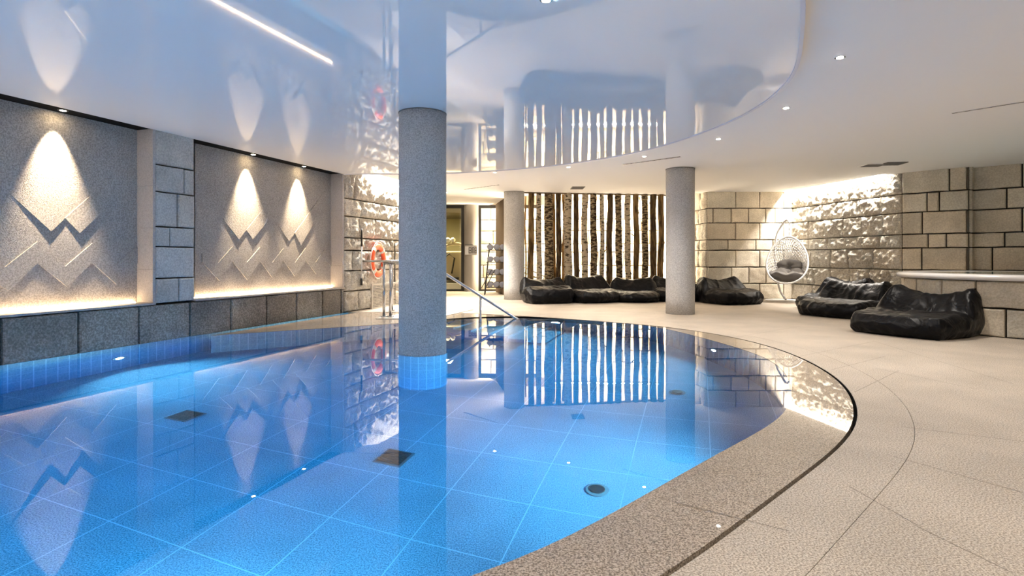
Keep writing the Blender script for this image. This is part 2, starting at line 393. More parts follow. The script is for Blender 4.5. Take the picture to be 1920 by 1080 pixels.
# ---------------------------------------------------------------- block walls
def block_wall(name, path, length, rows, z0, mat, rough=.01, depth=.05, gap=.008, seed=1, joints=None, res=.05, rgh_scale=6, side=None, tonev=.14, lens=(.45, .85), thick=.2):
    """path(s)->(Vector2 position, Vector2 outward normal); one mesh of dressed blocks on a dark backing"""
    rnd = random.Random(seed); vs = []; fs = []; tones = []; mi = []
    z = z0
    for ri, rh in enumerate(rows):
        js = None
        if joints and ri < len(joints) and joints[ri] is not None: js = [0]+[j for j in joints[ri] if 0 < j < length]+[length]
        if js is None:
            js = [0]; s = rnd.uniform(.25, .8)
            while s < length-.25: js.append(s); s += rnd.uniform(*lens)
            js.append(length)
        for a, b in zip(js, js[1:]):
            tone = 1+rnd.uniform(-tonev, tonev); warm = rnd.uniform(-.03, .03)
            nx = max(3, int((b-a)/res)); nz = max(3, int(rh/res)); base = len(vs)
            bulge = rnd.uniform(.3, 1); tilt = rnd.uniform(-.006, .006)
            # non uniform spacing: tight rows at the block edges
            tx = [0, .004/(b-a)+.0001] + [(.02+(b-a-.04)*i/(nx-2))/(b-a) for i in range(nx-1)] + [1-.004/(b-a), 1]
            tz = [0, .004/rh] + [(.02+(rh-.04)*i/(nz-2))/rh for i in range(nz-1)] + [1-.004/rh, 1]
            sh = rnd.uniform(0, 50)
            for j, qz in enumerate(tz):
                for i, qx in enumerate(tx):
                    ss = a+gap/2+(b-a-gap)*qx; zz = z+gap/2+(rh-gap)*qz
                    p, n_ = path(ss)
                    d = min(qx*(b-a), (1-qx)*(b-a), qz*rh, (1-qz)*rh)
                    prof = 0 if d < .0005 else min(1, .75+d/.06)
                    pn = Vector((ss*rgh_scale+sh, zz*rgh_scale, sh))
                    if rough > .02:
                        r1 = abs(noise.noise(pn*.55)); r2 = noise.noise(pn*1.6); r3 = abs(noise.noise(pn*1.1+Vector((9, 3, 1))))
                        r4 = abs(noise.noise(pn*2.6)); rr = rough*(1.5*r1+.4*r2+1.2*r3+.55*r4-.55+.5*min(1, d/.12))
                    else:
                        rr = rough*noise.noise(pn)
                    if 0 < i < len(tx)-1 and 0 < j < len(tz)-1:
                        jx = gap*.35*noise.noise(Vector((ss*5, zz*5, sh)))
                    else: jx = gap*.35*noise.noise(Vector((ss*5, zz*5, sh)))
                    off = prof*(depth+tilt+rr*min(1, d/.03+.25))
                    zz += jx
                    vs.append((p.x+n_.x*off, p.y+n_.y*off, zz))
            W_ = len(tx)
            for j in range(len(tz)-1):
                for i in range(W_-1):
                    q = base+j*W_+i; fs.append((q, q+1, q+W_+1, q+W_)); tones.append((tone*(1+warm), tone, tone*(1-warm))); mi.append(0)
        z += rh
    # backing
    K = max(1, int(length/.25)); base = len(vs)
    for k in range(K+1):
        p, n_ = path(length*k/K)
        for (o_, zz) in ((.002, z0), (.002, z), (-thick, z), (-thick, z0)):
            vs.append((p.x+n_.x*o_, p.y+n_.y*o_, zz))
    for k in range(K):
        a = base+4*k; b = a+4
        for c in range(4): fs.append((a+c, b+c, b+(c+1) % 4, a+(c+1) % 4)); tones.append((1, 1, 1)); mi.append(1)
    for e in (base, base+4*K): fs.append((e, e+1, e+2, e+3)); tones.append((1, 1, 1)); mi.append(1)
    o = mesh_obj(name, vs, fs, mats=[mat, M['mortar']], mi=mi)
    at = o.data.color_attributes.new('tone', 'FLOAT_COLOR', 'CORNER'); buf = []
    for poly, t in zip(o.data.polygons, tones):
        for _ in poly.loop_indices: buf += [t[0], t[1], t[2], 1]
    at.data.foreach_set('color', buf)
    if rough > .02: o.data.polygons.foreach_set('use_smooth', [m_ == 0 for m_ in mi])
    return o
def straight(A, B, flip=False):
    A = Vector(A); B = Vector(B); t = (B-A).normalized(); n_ = Vector((t.y, -t.x))
    if flip: n_ = -n_
    return (lambda s: (A+t*s, n_)), (B-A).length
ROWS = [.42, .44, .45, .28, .45, .39, .55]
def by_u(A, B, us):                        # joint positions from picture columns along a straight wall
    A = Vector(A); B = Vector(B); t = (B-A).normalized(); out = []
    for u in us:
        k = (u-960)/F; s = (k*A.y-A.x)/(t.x-k*t.y); out.append(s)
    return sorted(out)

# left: plinth under the panels
def wall_m(m): return m
ms = [on_wall(u, 600, WN)[0] for u in (3, 148, 262, 357, 433, 500, 556, 605, 640)]
mA = -3.5; mEnd = on_wall(645, 500, WN)[0]
joints = [[m-mA for m in ([mA+.9, mA+2.0, mA+3.1, mA+4.2, mA+5.3]+ms) if m < mEnd and m-mA > 0]]
joints = [sorted(set(round(j, 3) for j in joints[0]))]
bp, bl = straight(W(WN-.045, mA), W(WN-.045, mEnd), False)
struct(block_wall('wall_left_plinth', bp, bl, [.512], -.025, M['plinth'], rough=.012, depth=.045, gap=.022, seed=3, joints=joints, res=.06, thick=.22, tonev=.2))
# ledge slab
zled = .487
for nm, (u0, u1) in (('trim_1', (-900, 291)), ('trim_2', (366, 648))):
    m0 = mA if u0 < 0 else on_wall(u0, 560, WN)[0]; m1 = on_wall(u1, 560, WN)[0]
    bm = bmesh.new(); prism(bm, [W(PN-.02, m0), W(WN+.012, m0), W(WN+.012, m1), W(PN-.02, m1)], zled, zled+.024)
    struct(bm_obj(nm, bm, M['border']))
    t = tag(bm_obj('light_strip', (lambda b_: (prism(b_, [W(PN+.012, m0+.05), W(PN+.034, m0+.05), W(PN+.034, m1-.08), W(PN+.012, m1-.08)], zled+.024, zled+.036), b_)[1])(bmesh.new()), M['strip']),
            'warm LED strip glowing along the ledge below the %s zigzag panel' % ('near left' if nm == 'trim_1' else 'farther'), 'light strip', 'LED strips on the wall ledges')

# stone pier between the panels
p0 = on_wall(291, 400, WN)[0]; p1 = on_wall(365, 400, WN)[0]
def zat(u, v): return on_wall(u, v, WN)[1]
zr = [zled+.01, zat(330, 521), zat(330, 463), zat(330, 426.5), zat(330, 363), zat(330, 314), ZG+.03]
bp, bl = straight(W(WN-.04, p0), W(WN-.04, p1), False)
struct(block_wall('wall_left_pier', bp, bl, [b-a for a, b in zip(zr, zr[1:])], zr[0], M['pier'], rough=.008, depth=.045, gap=.014, seed=5,
                  joints=[[.58*bl], [], [.36*bl], [.55*bl], [.72*bl], []], res=.05, thick=.3, tonev=.05))
# chevron panels
def chevron_panel(name, u0, u1, polys, m0=None):
    """polys: list of (pixel outline, thickness or list of thicknesses)"""
    bm = bmesh.new()
    a = on_wall(u0, 400)[0] if m0 is None else m0; b = on_wall(u1, 400)[0]
    vs = [bm.verts.new(W(n_, m_, z_)) for n_ in (PN-.12, PN) for m_, z_ in ((a, .4), (b, .4), (b, 3.0), (a, 3.0))]
    for f in ((0, 1, 2, 3), (7, 6, 5, 4), (0, 4, 5, 1), (1, 5, 6, 2), (2, 6, 7, 3), (3, 7, 4, 0)): bm.faces.new([vs[i] for i in f])
    for px, th in polys:
        n_ = len(px); th = th if isinstance(th, (list, tuple)) else [th]*n_
        q = [on_wall(*p) if not isinstance(p, Vector) else (p.x, p.y) for p in px]
        back = [bm.verts.new(W(PN-.02, m_, z_)) for m_, z_ in q]; fr = [bm.verts.new(W(PN+t, m_, z_)) for (m_, z_), t in zip(q, th)]
        for i in range(n_): bm.faces.new((back[i], back[(i+1) % n_], fr[(i+1) % n_], fr[i]))
        for t in tessellate_polygon([[Vector((m_, z_, 0)) for m_, z_ in q]]): bm.faces.new([fr[i] for i in t])
    return struct(bm_obj(name, bm, M['panel']))
T = .055
zig1t = [(-60, 462), (8, 501), (69, 453), (122, 499), (172, 456), (217, 497), (255, 462), (273, 478)]
zig1b = [(273, 497), (260, 490), (217, 533), (172, 493), (124, 537), (69, 493), (15, 545), (-60, 500)]
chevron_panel('wall_left_panel_near', 0, 273, [
    ([(7, 353), (95, 434), (121, 409), (33, 328)], [.0, .016, .012, .0]),
    ([(121, 409), (148, 437), (262, 332), (230, 313)], [.010, .018, .004, .006]),
    ([(7, 353), (-70, 405), (-70, 370), (-15, 330)], [.0, .012, .012, .0]),
    (zig1t+zig1b, .014),
    ([(124, 537), (103, 517), (124, 499.5), (140, 522)], [.010, .010, .013, .010]),
], m0=mA)
zig2t = [(378, 475), (408, 493), (435, 462), (462, 492), (487, 463), (510, 492), (531, 465), (552, 493), (572, 465), (591, 492), (608, 467), (628, 488)]
zig2b = [(628, 507), (609, 488), (592, 514), (573, 489), (552, 518), (531, 489), (510, 521), (487, 490), (463, 525), (435, 490), (410, 526), (378, 492)]
chevron_panel('wall_left_panel_far', 366, 632, [
    ([(408, 398), (447, 449), (461, 431), (424, 385)], [.0, .018, .014, .0]),
    ([(461, 431), (473, 449), (509, 404), (497, 386)], [.012, .018, .014, .012]),
    ([(509, 404), (541, 452), (552, 437), (521, 392)], [.0, .013, .011, .0]),
    ([(552, 437), (563, 460), (592, 411), (628, 331), (590, 384)], [.012, .022, .013, .0, .008]),
    ([(432, 293), (497, 386), (461, 431), (424, 385), (375, 330), (375, 285)], [.005, .008, .005, .0, .0, .0]),
    ([(366, 342), (391, 373), (366, 400)], [.0, .006, .0]),
    (zig2t+zig2b, .016),
])
# smooth border strips beside the panels
for nm, ma, mb in (('trim_3', p0-.035, p0+.002), ('trim_4', mEnd-.05, mEnd+.004)):
    bm = bmesh.new(); zs = [zled+.024, .95, 1.5, 2.05, 2.80]
    for za, zb in zip(zs, zs[1:]): prism(bm, [W(PN-.02, ma), W(WN+.002, ma), W(WN+.002, mb), W(PN-.02, mb)], za+.0015, zb-.0015)
    struct(bm_obj(nm, bm, M['border']))
# black recess above the panels
bm = bmesh.new()
prism(bm, [W(PN-.1, mA), W(WN, mA), W(WN, mEnd+.05), W(PN-.1, mEnd+.05)], 2.80, 3.0)
prism(bm, [W(WN-.005, mA), W(WN+.02, mA), W(WN+.02, mEnd), W(WN-.005, mEnd)], ZG+.012, 2.96)
struct(bm_obj('trim_5', bm, M['black']))
# rough stone wall carrying on behind the panels
mB = mEnd; mC = 14.0
bp, bl = straight(W(WN-.06, mB), W(WN-.06, mC), False)
struct(block_wall('wall_left_stone', bp, bl, [.42, .42, .42, .26, .44, .36, .8], 0, M['rock'], rough=.05, depth=.06, gap=.016, seed=11, res=.03, rgh_scale=9, thick=.25, lens=(.5, 1.1)))
bp, bl = straight(W(WN-.31, mC), W(WN-4.2, mC), True)
struct(block_wall('wall_left_return', bp, bl, ROWS[:6]+[.6], 0, M['sand'], rough=.01, depth=.05, gap=.014, seed=12, res=.1, thick=.1))

# ---------------------------------------------------------------- right block walls
B0 = (5.225, 15.0); B1 = (7.55, 15.0)
C1 = (8.14, 11.68); D1 = (8.88, 10.88); 
bp, bl = straight(B0, B1, False)
struct(block_wall('wall_back_blocks', bp, bl, ROWS, 0, M['sand'], rough=.014, depth=.05, gap=.02, seed=21, res=.05,
    joints=[by_u(B0, B1, x) if x else None for x in ([1423, 1468], [1370, 1403, 1435, 1460], [1378, 1423, 1468], [1364, 1416, 1448], [1378, 1423, 1468], [1336, 1370, 1402, 1434, 1452], [1378, 1423, 1468])]))
bp, bl = straight((5.0, 16.9), (5.28, 15.0), False)
bp, bl = straight((5.02, 17.2), (5.27, 14.99), False)
struct(block_wall('wall_back_side', bp, bl, ROWS, 0, M['rock'], rough=.035, depth=.05, gap=.016, seed=22, res=.05))
bp, bl = straight(B1, C1, False)
struct(block_wall('wall_right_rock', bp, bl, ROWS, 0, M['rock'], rough=.05, depth=.05, gap=.014, seed=23, res=.025, rgh_scale=9, lens=(.38, .72),
    joints=[None]*7))
bp, bl = straight(C1, D1, False)
struct(block_wall('wall_right_blocks', bp, bl, ROWS, 0, M['sand'], rough=.012, depth=.06, gap=.02, seed=24, res=.05, tonev=.1,
    joints=[None, [], by_u(C1, D1, [1729, 1814]), by_u(C1, D1, [1741, 1775]), by_u(C1, D1, [1730, 1814]), by_u(C1, D1, [1739, 1762]), by_u(C1, D1, [1781, 1814])], thick=.15))
nD = Vector((D1[1]-C1[1], C1[0]-D1[0])).normalized()      # outward normal of D
R1 = (D1[0]-nD.x*.24, D1[1]-nD.y*.24)
bp, bl = straight(D1, R1, False)
struct(block_wall('wall_right_return', bp, bl, ROWS, 0, M['sand'], rough=.01, depth=.05, gap=.02, seed=25, res=.06, joints=[[]]*7, thick=.1))
tD = (Vector(D1)-Vector(C1)).normalized()
E0 = (R1[0], R1[1]); E1 = (R1[0]+tD.x*2.9, R1[1]+tD.y*2.9)
bp, bl = straight(E0, E1, False)
struct(block_wall('wall_right_niche', bp, bl, ROWS, 0, M['sand'], rough=.012, depth=.05, gap=.02, seed=26, res=.06, tonev=.12,
    joints=[None, None, by_u(E0, E1, [1861]), by_u(E0, E1, [1884]), by_u(E0, E1, [1917]), by_u(E0, E1, [1888]), by_u(E0, E1, [1917])], lens=(.6, .95)))
bp, bl = straight(E1, (E1[0], -4), False)
struct(block_wall('wall_right', bp, bl, ROWS, 0, M['sand'], rough=.01, depth=.05, gap=.02, seed=27, res=.2))
bm = bmesh.new(); box(bm, -14, 12, -4.3, -4.0, 0, 3.2); struct(bm_obj('wall_front', bm, M['offwhite']))
# far back stone wall behind the trunks and the second glass
bp, bl = straight((-1.75, 19.6), (5.3, 19.0), False)
struct(block_wall('wall_far_stone', bp, bl, ROWS[:6]+[.9], 0, M['sand'], rough=.03, depth=.05, gap=.02, seed=31, res=.08, lens=(.5, .95)))
bm = bmesh.new(); box(bm, 5.0, 5.2, 17.0, 19.6, 0, 3.2); struct(bm_obj('wall_far_side', bm, M['offwhite']))

# ---------------------------------------------------------------- ceilings
ed_px = [(1497, 75), (1498, 100), (1487, 138), (1462, 168), (1415, 203), (1360, 231), (1280, 261), (1200, 284), (1100, 302), (980, 316), (835, 325), (745, 326.5), (690, 325)]
ed = [P(u, v, ZG) for u, v in ed_px]
ed = [W(WN, -2.6), (-6.2, -1.3), (-3.2, -.6), (-1.2, .35), (.2, 1.5), (1.2, 2.6), (1.86, 3.6)]+ed+[W(WN, mEnd-.02)]
edl = resample([Vector((p[0], p[1])) for p in bez([(x, y, 0) for x, y in ed], 6)], 150)
edl = [edl[0]]+smooth_line(edl, 8)[1:-1]+[edl[-1]]
struct(plate('ceiling_glossy', [(p.x, p.y) for p in edl], [], ZG+.004, .004, M['gloss']))
eo = offset(edl, .03); c_ = Vector((-1, 5))
if (eo[75]-c_).length < (edl[75]-c_).length: eo = offset(edl, -.03)
struct(ring('trim_ceiling_edge', edl, eo, ZG-.012, ZM+.01, M['edge']))
# matte ceiling, leaving slots for the cove lights
tC = (Vector(C1)-Vector(B1)).normalized(); nC = Vector((tC.y, -tC.x))
s1 = Vector(B1)+nC*.30; s2 = Vector(C1)+nC*.30-tC*.15; s3 = Vector(C1)-tC*.15
m_out = [W(WN+.01, -4.5), (13, -6), (13, 9), (C1[0]+2.5, C1[1]-.9), (C1[0]+.6, C1[1]+.1), (s3.x, s3.y), (s2.x, s2.y), (s1.x, s1.y+.1), (s1.x, 15.3), (5.0, 15.3), (4.7, 15.9), (.2, 15.45), (-.6, 18.3), (-.9, 18.95), (-8, 18.95), W(WN-4, mC+.1), W(WN-.05, mC+.1), W(WN+.34, mC-.2), W(WN+.34, mB+.8), W(WN-.2, mB+.45), W(WN-.2, mB+.02), W(WN+.01, mB+.02)]
struct(plate('ceiling', m_out, [], ZM+.03, .03, M['matte']))
bm = bmesh.new(); box(bm, -14, 13, -6, 25, 3.18, 3.3); struct(bm_obj('ceiling_slab', bm, M['offwhite']))
bm = bmesh.new()
for a, b in (((s2.x, s2.y), (s1.x, s1.y)), ((4.7, 15.9), (.2, 15.45)), (W(WN+.34, mC-.2), W(WN+.34, mB+.8)), ((s2.x, s2.y), (s3.x, s3.y))):
    a = Vector(a); b = Vector(b); t = (b-a).normalized(); n_ = Vector((-t.y, t.x))*.01
    prism(bm, [tuple(a-n_), tuple(b-n_), tuple(b+n_), tuple(a+n_)], ZM, 3.18)
struct(bm_obj('trim_cove', bm, M['matte']))

# ---------------------------------------------------------------- glazing at the back
GY = 18.7
def gx(u, Y=GY): return (u-960)/F*Y
def glazing(no, x0, x1, y, top):
    f = thing('window_%d' % no, None, None, (0, 0, 0)); f['kind'] = 'structure'
    bm = bmesh.new(); w_ = .11
    box(bm, x0, x1, y-.05, y+.05, 0, .06); box(bm, x0, x1, y-.05, y+.05, top-.11, top)
    box(bm, x0, x0+w_, y-.05, y+.05, .06, top-.11); box(bm, x1-w_, x1, y-.05, y+.05, .06, top-.11)
    bm_obj('frame', bm, M['dark_metal'], f)
    bm = bmesh.new(); box(bm, x0+w_, x1-w_, y-.006, y+.006, .06, top-.11); bm_obj('pane', bm, M['glass'], f)
glazing(1, gx(775), gx(871), GY, ZM)
glazing(2, gx(896), gx(1015), GY, ZM)
bm = bmesh.new(); box(bm, gx(871), gx(896), GY-.12, GY+.4, 0, 3.18)
tube(bm, [(gx(884), GY-.05, 0), (gx(884), GY-.05, 3.1)], .24, 32)
struct(bm_obj('wall_glazing_pier', bm, M['beam']))
bm = bmesh.new(); box(bm, -9, gx(775), GY-.05, GY+.1, 0, 3.18); struct(bm_obj('wall_back_left', bm, M['offwhite']))
bm = bmesh.new(); box(bm, gx(775), 1.3, GY-.04, GY+.04, ZM, 3.18); struct(bm_obj('trim_6', bm, M['offwhite']))
# gym room behind the first glass
bm = bmesh.new(); box(bm, -6, -1.72, 24.0, 24.2, 0, 3.18); box(bm, -6.1, -5.9, GY+.2, 24.2, 0, 3.18); box(bm, -1.72, -1.55, GY+.4, 24.2, 0, 3.18)
struct(bm_obj('wall_gym', bm, plain('gym wall', (.34, .31, .17), .8)))
bm = bmesh.new(); box(bm, -6, -1.7, GY+.12, 24, 2.78, 2.9); struct(bm_obj('ceiling_gym', bm, plain('gym ceiling', (.06, .045, .025), .3)))
# exercise machine behind the glass
t = thing('exercise_machine', 'beige weight machine behind the left glass pane at the back', 'exercise machine', (-2.25, 20.3, 0))
bm = bmesh.new(); box(bm, -.25, .55, -.12, .12, .2, 1.35); bm_obj('housing', bm, M['machine'], t, bevel=.05)
bm = bmesh.new(); tube(bm, bez([(-.5, -.2, 0), (-.45, -.2, 1.0), (-.25, -.2, 1.45), (.2, -.2, 1.62), (.55, -.2, 1.5), (.68, -.2, 1.1), (.68, -.2, 0)], 6), .05, 10); bm_obj('frame', bm, M['machine'], t, True)
bm = bmesh.new(); tube(bm, [(-.4, -.3, .95), (0, -.34, 1.25), (.2, -.34, 1.1), (.1, -.34, .55)], .03, 8); bm_obj('lever', bm, M['dark_metal'], t, True)
bm = bmesh.new(); box(bm, -.15, .35, -.5, -.15, .32, .42); bm_obj('seat', bm, M['dark_metal'], t, bevel=.03)
for k in range(2):
    bm = bmesh.new(); bmesh.ops.create_uvsphere(bm, u_segments=12, v_segments=8, radius=.09); bmesh.ops.translate(bm, verts=bm.verts, vec=(-.05+.18*k, -.2, 1.75)); bm_obj('roller_pad', bm, M['white'], t, True)
bm = bmesh.new(); box(bm, -.4, .5, -.6, .2, 0, .22); o = bm_obj('base_box', bm, M['white'], t, bevel=.02)

# sign on the pier between the panes
t = thing('wall_sign', 'small white and dark pictogram sign on the pier between the glass panes', 'sign', (gx(884), GY-.33, 1.36))
Y_ = GY-.33; s_ = Y_/F
bm = bmesh.new(); box(bm, -11*s_, 11.5*s_, 0, .02, -9*s_, 9*s_); bm_obj('plate', bm, plain('sign plate', (.46, .43, .39), .6), t)
bm = bmesh.new(); box(bm, -11*s_, 4*s_, -.006, 0, 9.5*s_, 11*s_); bm_obj('bar', bm, M['grey'], t)
def glyph(x, bars):
    bm = bmesh.new()
    for (a, b, c, d) in bars: box(bm, x+a*s_, x+b*s_, -.006, 0, c*s_, d*s_)
    bm_obj('pictogram', bm, M['dark_metal'], t)
glyph(-4*s_, [(0, 5, 4, 5.2), (0, 1, -5, 4), (0, 5, -5.5, -4.4), (1.5, 5, -.8, .4), (4.2, 5.2, -5, 5)])
glyph(2.2*s_, [(0, 4.6, 4, 5.2), (0, 1, -5.5, 4), (1.9, 2.7, -5.5, 2.5), (3.7, 4.6, -5.5, 4)])
glyph(7.6*s_, [(0, 3.6, 4, 5.2), (0, .9, -5.5, 4), (2.8, 3.6, -5.5, 4), (0, 3.6, -1, 0), (0, 3.6, -5.5, -4.6)])
for k in range(3):
    bm = bmesh.new(); box(bm, -10.5*s_+k*2.2*s_, -8.6*s_+k*2.2*s_, -.004, 0, -8*s_, 7*s_); bm_obj('white_panel', bm, M['white'], t)

# brown board end of the trunk screen
bm = bmesh.new(); a = (gx(929.5, 18.3), 18.3); b = (gx(942, 16.6)+.05, 16.6)
prism(bm, [a, b, (b[0]+.12, b[1]), (a[0]+.14, a[1])], 0, ZM-.004)
tag(bm_obj('wooden_board', bm, M['wood']), 'tall dark brown wooden board between the second glass pane and the round column', 'board')

# ---------------------------------------------------------------- towel rack
RX, RY = (930-960)/F*17.2, 16.9
t = thing('towel_rack', 'dark metal ladder rack with rolled towels beside the glass', 'rack', (RX, RY, 0))
for sx in (-.2, .3):
    for sy in (-.18, .18):
        bm = bmesh.new(); tube(bm, [(sx*1.25-.08, sy, 0), (sx*.9, sy*.8, 1.55)], .016, 8); bm_obj('post', bm, M['dark_metal'], t)
for z_ in (.22, .6, .98, 1.34):
    bm = bmesh.new()
    for k in range(5): tube(bm, [(-.27, -.18+.09*k, z_), (.33, -.18+.09*k, z_)], .008, 6)
    tube(bm, [(-.27, -.18, z_), (-.27, .18, z_)], .012, 6); tube(bm, [(.33, -.18, z_), (.33, .18, z_)], .012, 6)
    bm_obj('shelf', bm, M['dark_metal'], t)
bm = bmesh.new(); tube(bm, [(-.42, -.2, .2), (-.12, -.2, .75)], .012, 6); tube(bm, [(-.3, -.2, .2), (-.02, -.2, .75)], .012, 6); bm_obj('brace', bm, M['dark_metal'], t)
def towel_roll():
    bm = bmesh.new(); pts = []
    n_ = 26; R = []
    for side in (-.2, -.195, .195, .2):
        ring_ = []
        for k in range(n_):
            a = 2*PI*k/n_; r = .085*(1+.06*math.sin(3*a)) * (.86 if abs(side) > .196 else 1)
            ring_.append(bm.verts.new((r*1.12*math.cos(a), side, .097+r*math.sin(a))))
        R.append(ring_)
    for A, B in zip(R, R[1:]):
        for k in range(n_): bm.faces.new((A[k], A[(k+1) % n_], B[(k+1) % n_], B[k]))
    bm.faces.new(R[0][::-1]); bm.faces.new(R[-1])
    return bm
tw0 = None; names = {0: 'lowest', 1: 'second lowest', 2: 'second highest', 3: 'top'}; pos = {0: 'left', 1: 'middle', 2: 'right'}
for zi_, z_ in enumerate((.22, .6, .98, 1.34)):
    for k in range(3):
        if tw0 is None: o = tw0 = bm_obj('rolled_towel', towel_roll(), M['towel'], smooth=True)
        else: o = tw0.copy(); col.objects.link(o)
        o.location = (RX-.165+.19*k, RY, z_-.004); o.rotation_euler = (0, 0, .04*math.sin(k*5+zi_))
        tag(o, 'grey rolled towel at the %s of the %s shelf of the towel rack' % (pos[k], names[zi_]), 'towel', 'rolled towels on the rack')

# ---------------------------------------------------------------- columns
def column(x, y, r, z0, z1, label, sleeve=False):
    t = thing('column', label, 'column', (x, y, 0), 0, 'round grey concrete columns')
    bm = bmesh.new(); tube(bm, [(0, 0, z) for z in ([z0+(z1-z0)*i/8 for i in range(9)])], r, 64)
    o = bm_obj('shaft', bm, M['column'], t, True)
    for p in o.data.polygons:
        if len(p.vertices) > 4: p.use_smooth = False
    bm = bmesh.new(); tube(bm, [(0, 0, z1-.012), (0, 0, z1)], r+.004, 64); bm_obj('top_joint', bm, M['grey'], t)
    if sleeve:
        vs = []; fs = []; n_ = 72; rr = r+.012
        for k in range(n_+1):
            a = 2*PI*k/n_; vs += [(rr*math.cos(a), rr*math.sin(a), -DEP), (rr*math.cos(a), rr*math.sin(a), -.01)]
        for k in range(n_): fs.append((2*k, 2*k+2, 2*k+3, 2*k+1))
        o = mesh_obj('tiled_base', vs, fs, M['pool_tile'], t, True); o['label'] = 'pale blue tiled base under water'
        uv = o.data.uv_layers.new(name='UVMap')
        for poly in o.data.polygons:
            for li in poly.loop_indices:
                vi = o.data.loops[li].vertex_index; uv.data[li].uv = ((vi//2)*2*PI*rr/n_*1.333, vs[vi][2])
    return t
column(-1.045, 6.55, .275, -DEP, ZG, 'big round grey concrete column standing in the pool water', True)
column(3.34, 11.12, .278, 0, ZM, 'round grey concrete column standing on the deck right of the pool')
column((964-960)/F*15.0, 15.0, .275, 0, ZM, 'distant pale round column at the left end of the tree trunks')

# ---------------------------------------------------------------- tree trunks
tr = [(385, 14, 'brownbark', .9), (430, 50, 'brownbark', 0), (497, 44, 'birch', 0), (580, 72, 'birchdark', 0), (622, 30, 'brownbark', .3), (662, 44, 'darkbark', 0), (705, 26, 'brownbark', .35), (742, 66, 'birch', 0), (812, 44, 'darkbark', 0), (885, 52, 'birch', 0), (958, 56, 'birchdark', 0), (1028, 38, 'birch', 0), (1094, 50, 'darkbark', 0), (1170, 54, 'birchdark', 0), (1248, 50, 'birch', 0), (1316, 48, 'brownbark', 0), (1390, 52, 'birchdark', 0), (1463, 54, 'darkbark', 0), (1524, 50, 'brownbark', 0), (1600, 50, 'birch', 0), (1680, 50, 'brownbark', 0)]
look = {'brownbark': 'brown barked tree trunk', 'birch': 'pale birch trunk with black marks', 'birchdark': 'dark mottled birch trunk', 'darkbark': 'nearly black tree trunk'}
ordn = ['first', 'second', 'third', 'fourth', 'fifth', 'sixth', 'seventh', 'eighth', 'ninth', 'tenth', 'eleventh', 'twelfth', 'thirteenth', 'fourteenth', 'fifteenth', 'sixteenth', 'seventeenth', 'eighteenth', 'nineteenth', 'twentieth', 'twenty-first']
for i, (cx, w_, kind, back) in enumerate(tr):
    u = 900+cx/4.5; Y = 15.15+.45*(u-985)/265+back; X = (u-960)/F*Y; r = w_/4.5/2*Y/F
    rnd = random.Random(100+i); vs = []; fs = []; nz = 60; na = 20
    ph = [rnd.uniform(0, 6.3) for _ in range(4)]; amp = rnd.uniform(.006, .016)
    knots = [(rnd.uniform(.3, 2.7), rnd.uniform(0, 6.28), rnd.uniform(.012, .028)) for _ in range(5)]
    for j in range(nz+1):
        z = ZM*j/nz; ox = amp*(math.sin(1.7*z+ph[0])+.6*math.sin(4.1*z+ph[1])); oy = amp*math.sin(1.9*z+ph[2])
        rr = r*(1.06-.03*z+.04*math.sin(5*z+ph[3]))
        for k in range(na):
            a = 2*PI*k/na; q = rr*(1+.06*noise.noise(Vector((math.cos(a)*2, math.sin(a)*2, z*3+i*7)))+.03*noise.noise(Vector((math.cos(a)*6, math.sin(a)*6, z*9+i*3))))
            for kz, ka, kr in knots:
                da = math.atan2(math.sin(a-ka), math.cos(a-ka)); q += kr*math.exp(-((z-kz)/.035)**2-(da/.45)**2)
            vs.append((ox+q*math.cos(a), oy+q*math.sin(a), z))
    for j in range(nz):
        for k in range(na): fs.append((j*na+k, j*na+(k+1) % na, (j+1)*na+(k+1) % na, (j+1)*na+k))
    fs.append(tuple(range(na))[::-1]); fs.append(tuple(nz*na+k for k in range(na)))
    o = mesh_obj('birch_trunk' if 'birch' in kind else 'tree_trunk', vs, fs, M[kind], smooth=True); o.location = (X, Y, 0)
    tag(o, '%s, %s from the left in the trunk screen' % (look[kind], ordn[i]), 'tree trunk', 'tree trunks of the floor to ceiling screen')
    if i in (12, 15):
        b2 = bmesh.new(); s = -1
        tube(b2, bez([(s*r*.8, 0, 1.35), (s*(r+.07), -.02, 1.28), (s*(r+.1), -.02, 1.15)], 4) if i == 12 else [(s*r*.8, 0, 1.72), (s*(r+.06), 0, 1.78)], .014, 8)
        bm_obj('branch_stub', b2, M[kind], o)
bm = bmesh.new(); prism(bm, [(.3, 15.0), (4.75, 15.7), (4.75, 15.78), (.3, 15.08)], ZM-.03, ZM+.005); struct(bm_obj('trim_7', bm, M['wood']))

# stair rail behind the trunks at the left
bm = bmesh.new()
for dz in (0, .18, .36): tube(bm, [(.3, 17.6, .85-dz), (1.9, 17.6, .12-dz*.3)], .018, 8)
tag(bm_obj('stair_railing', bm, M['dark_metal']), 'dark sloping stair railing glimpsed behind the tree trunks', 'railing')

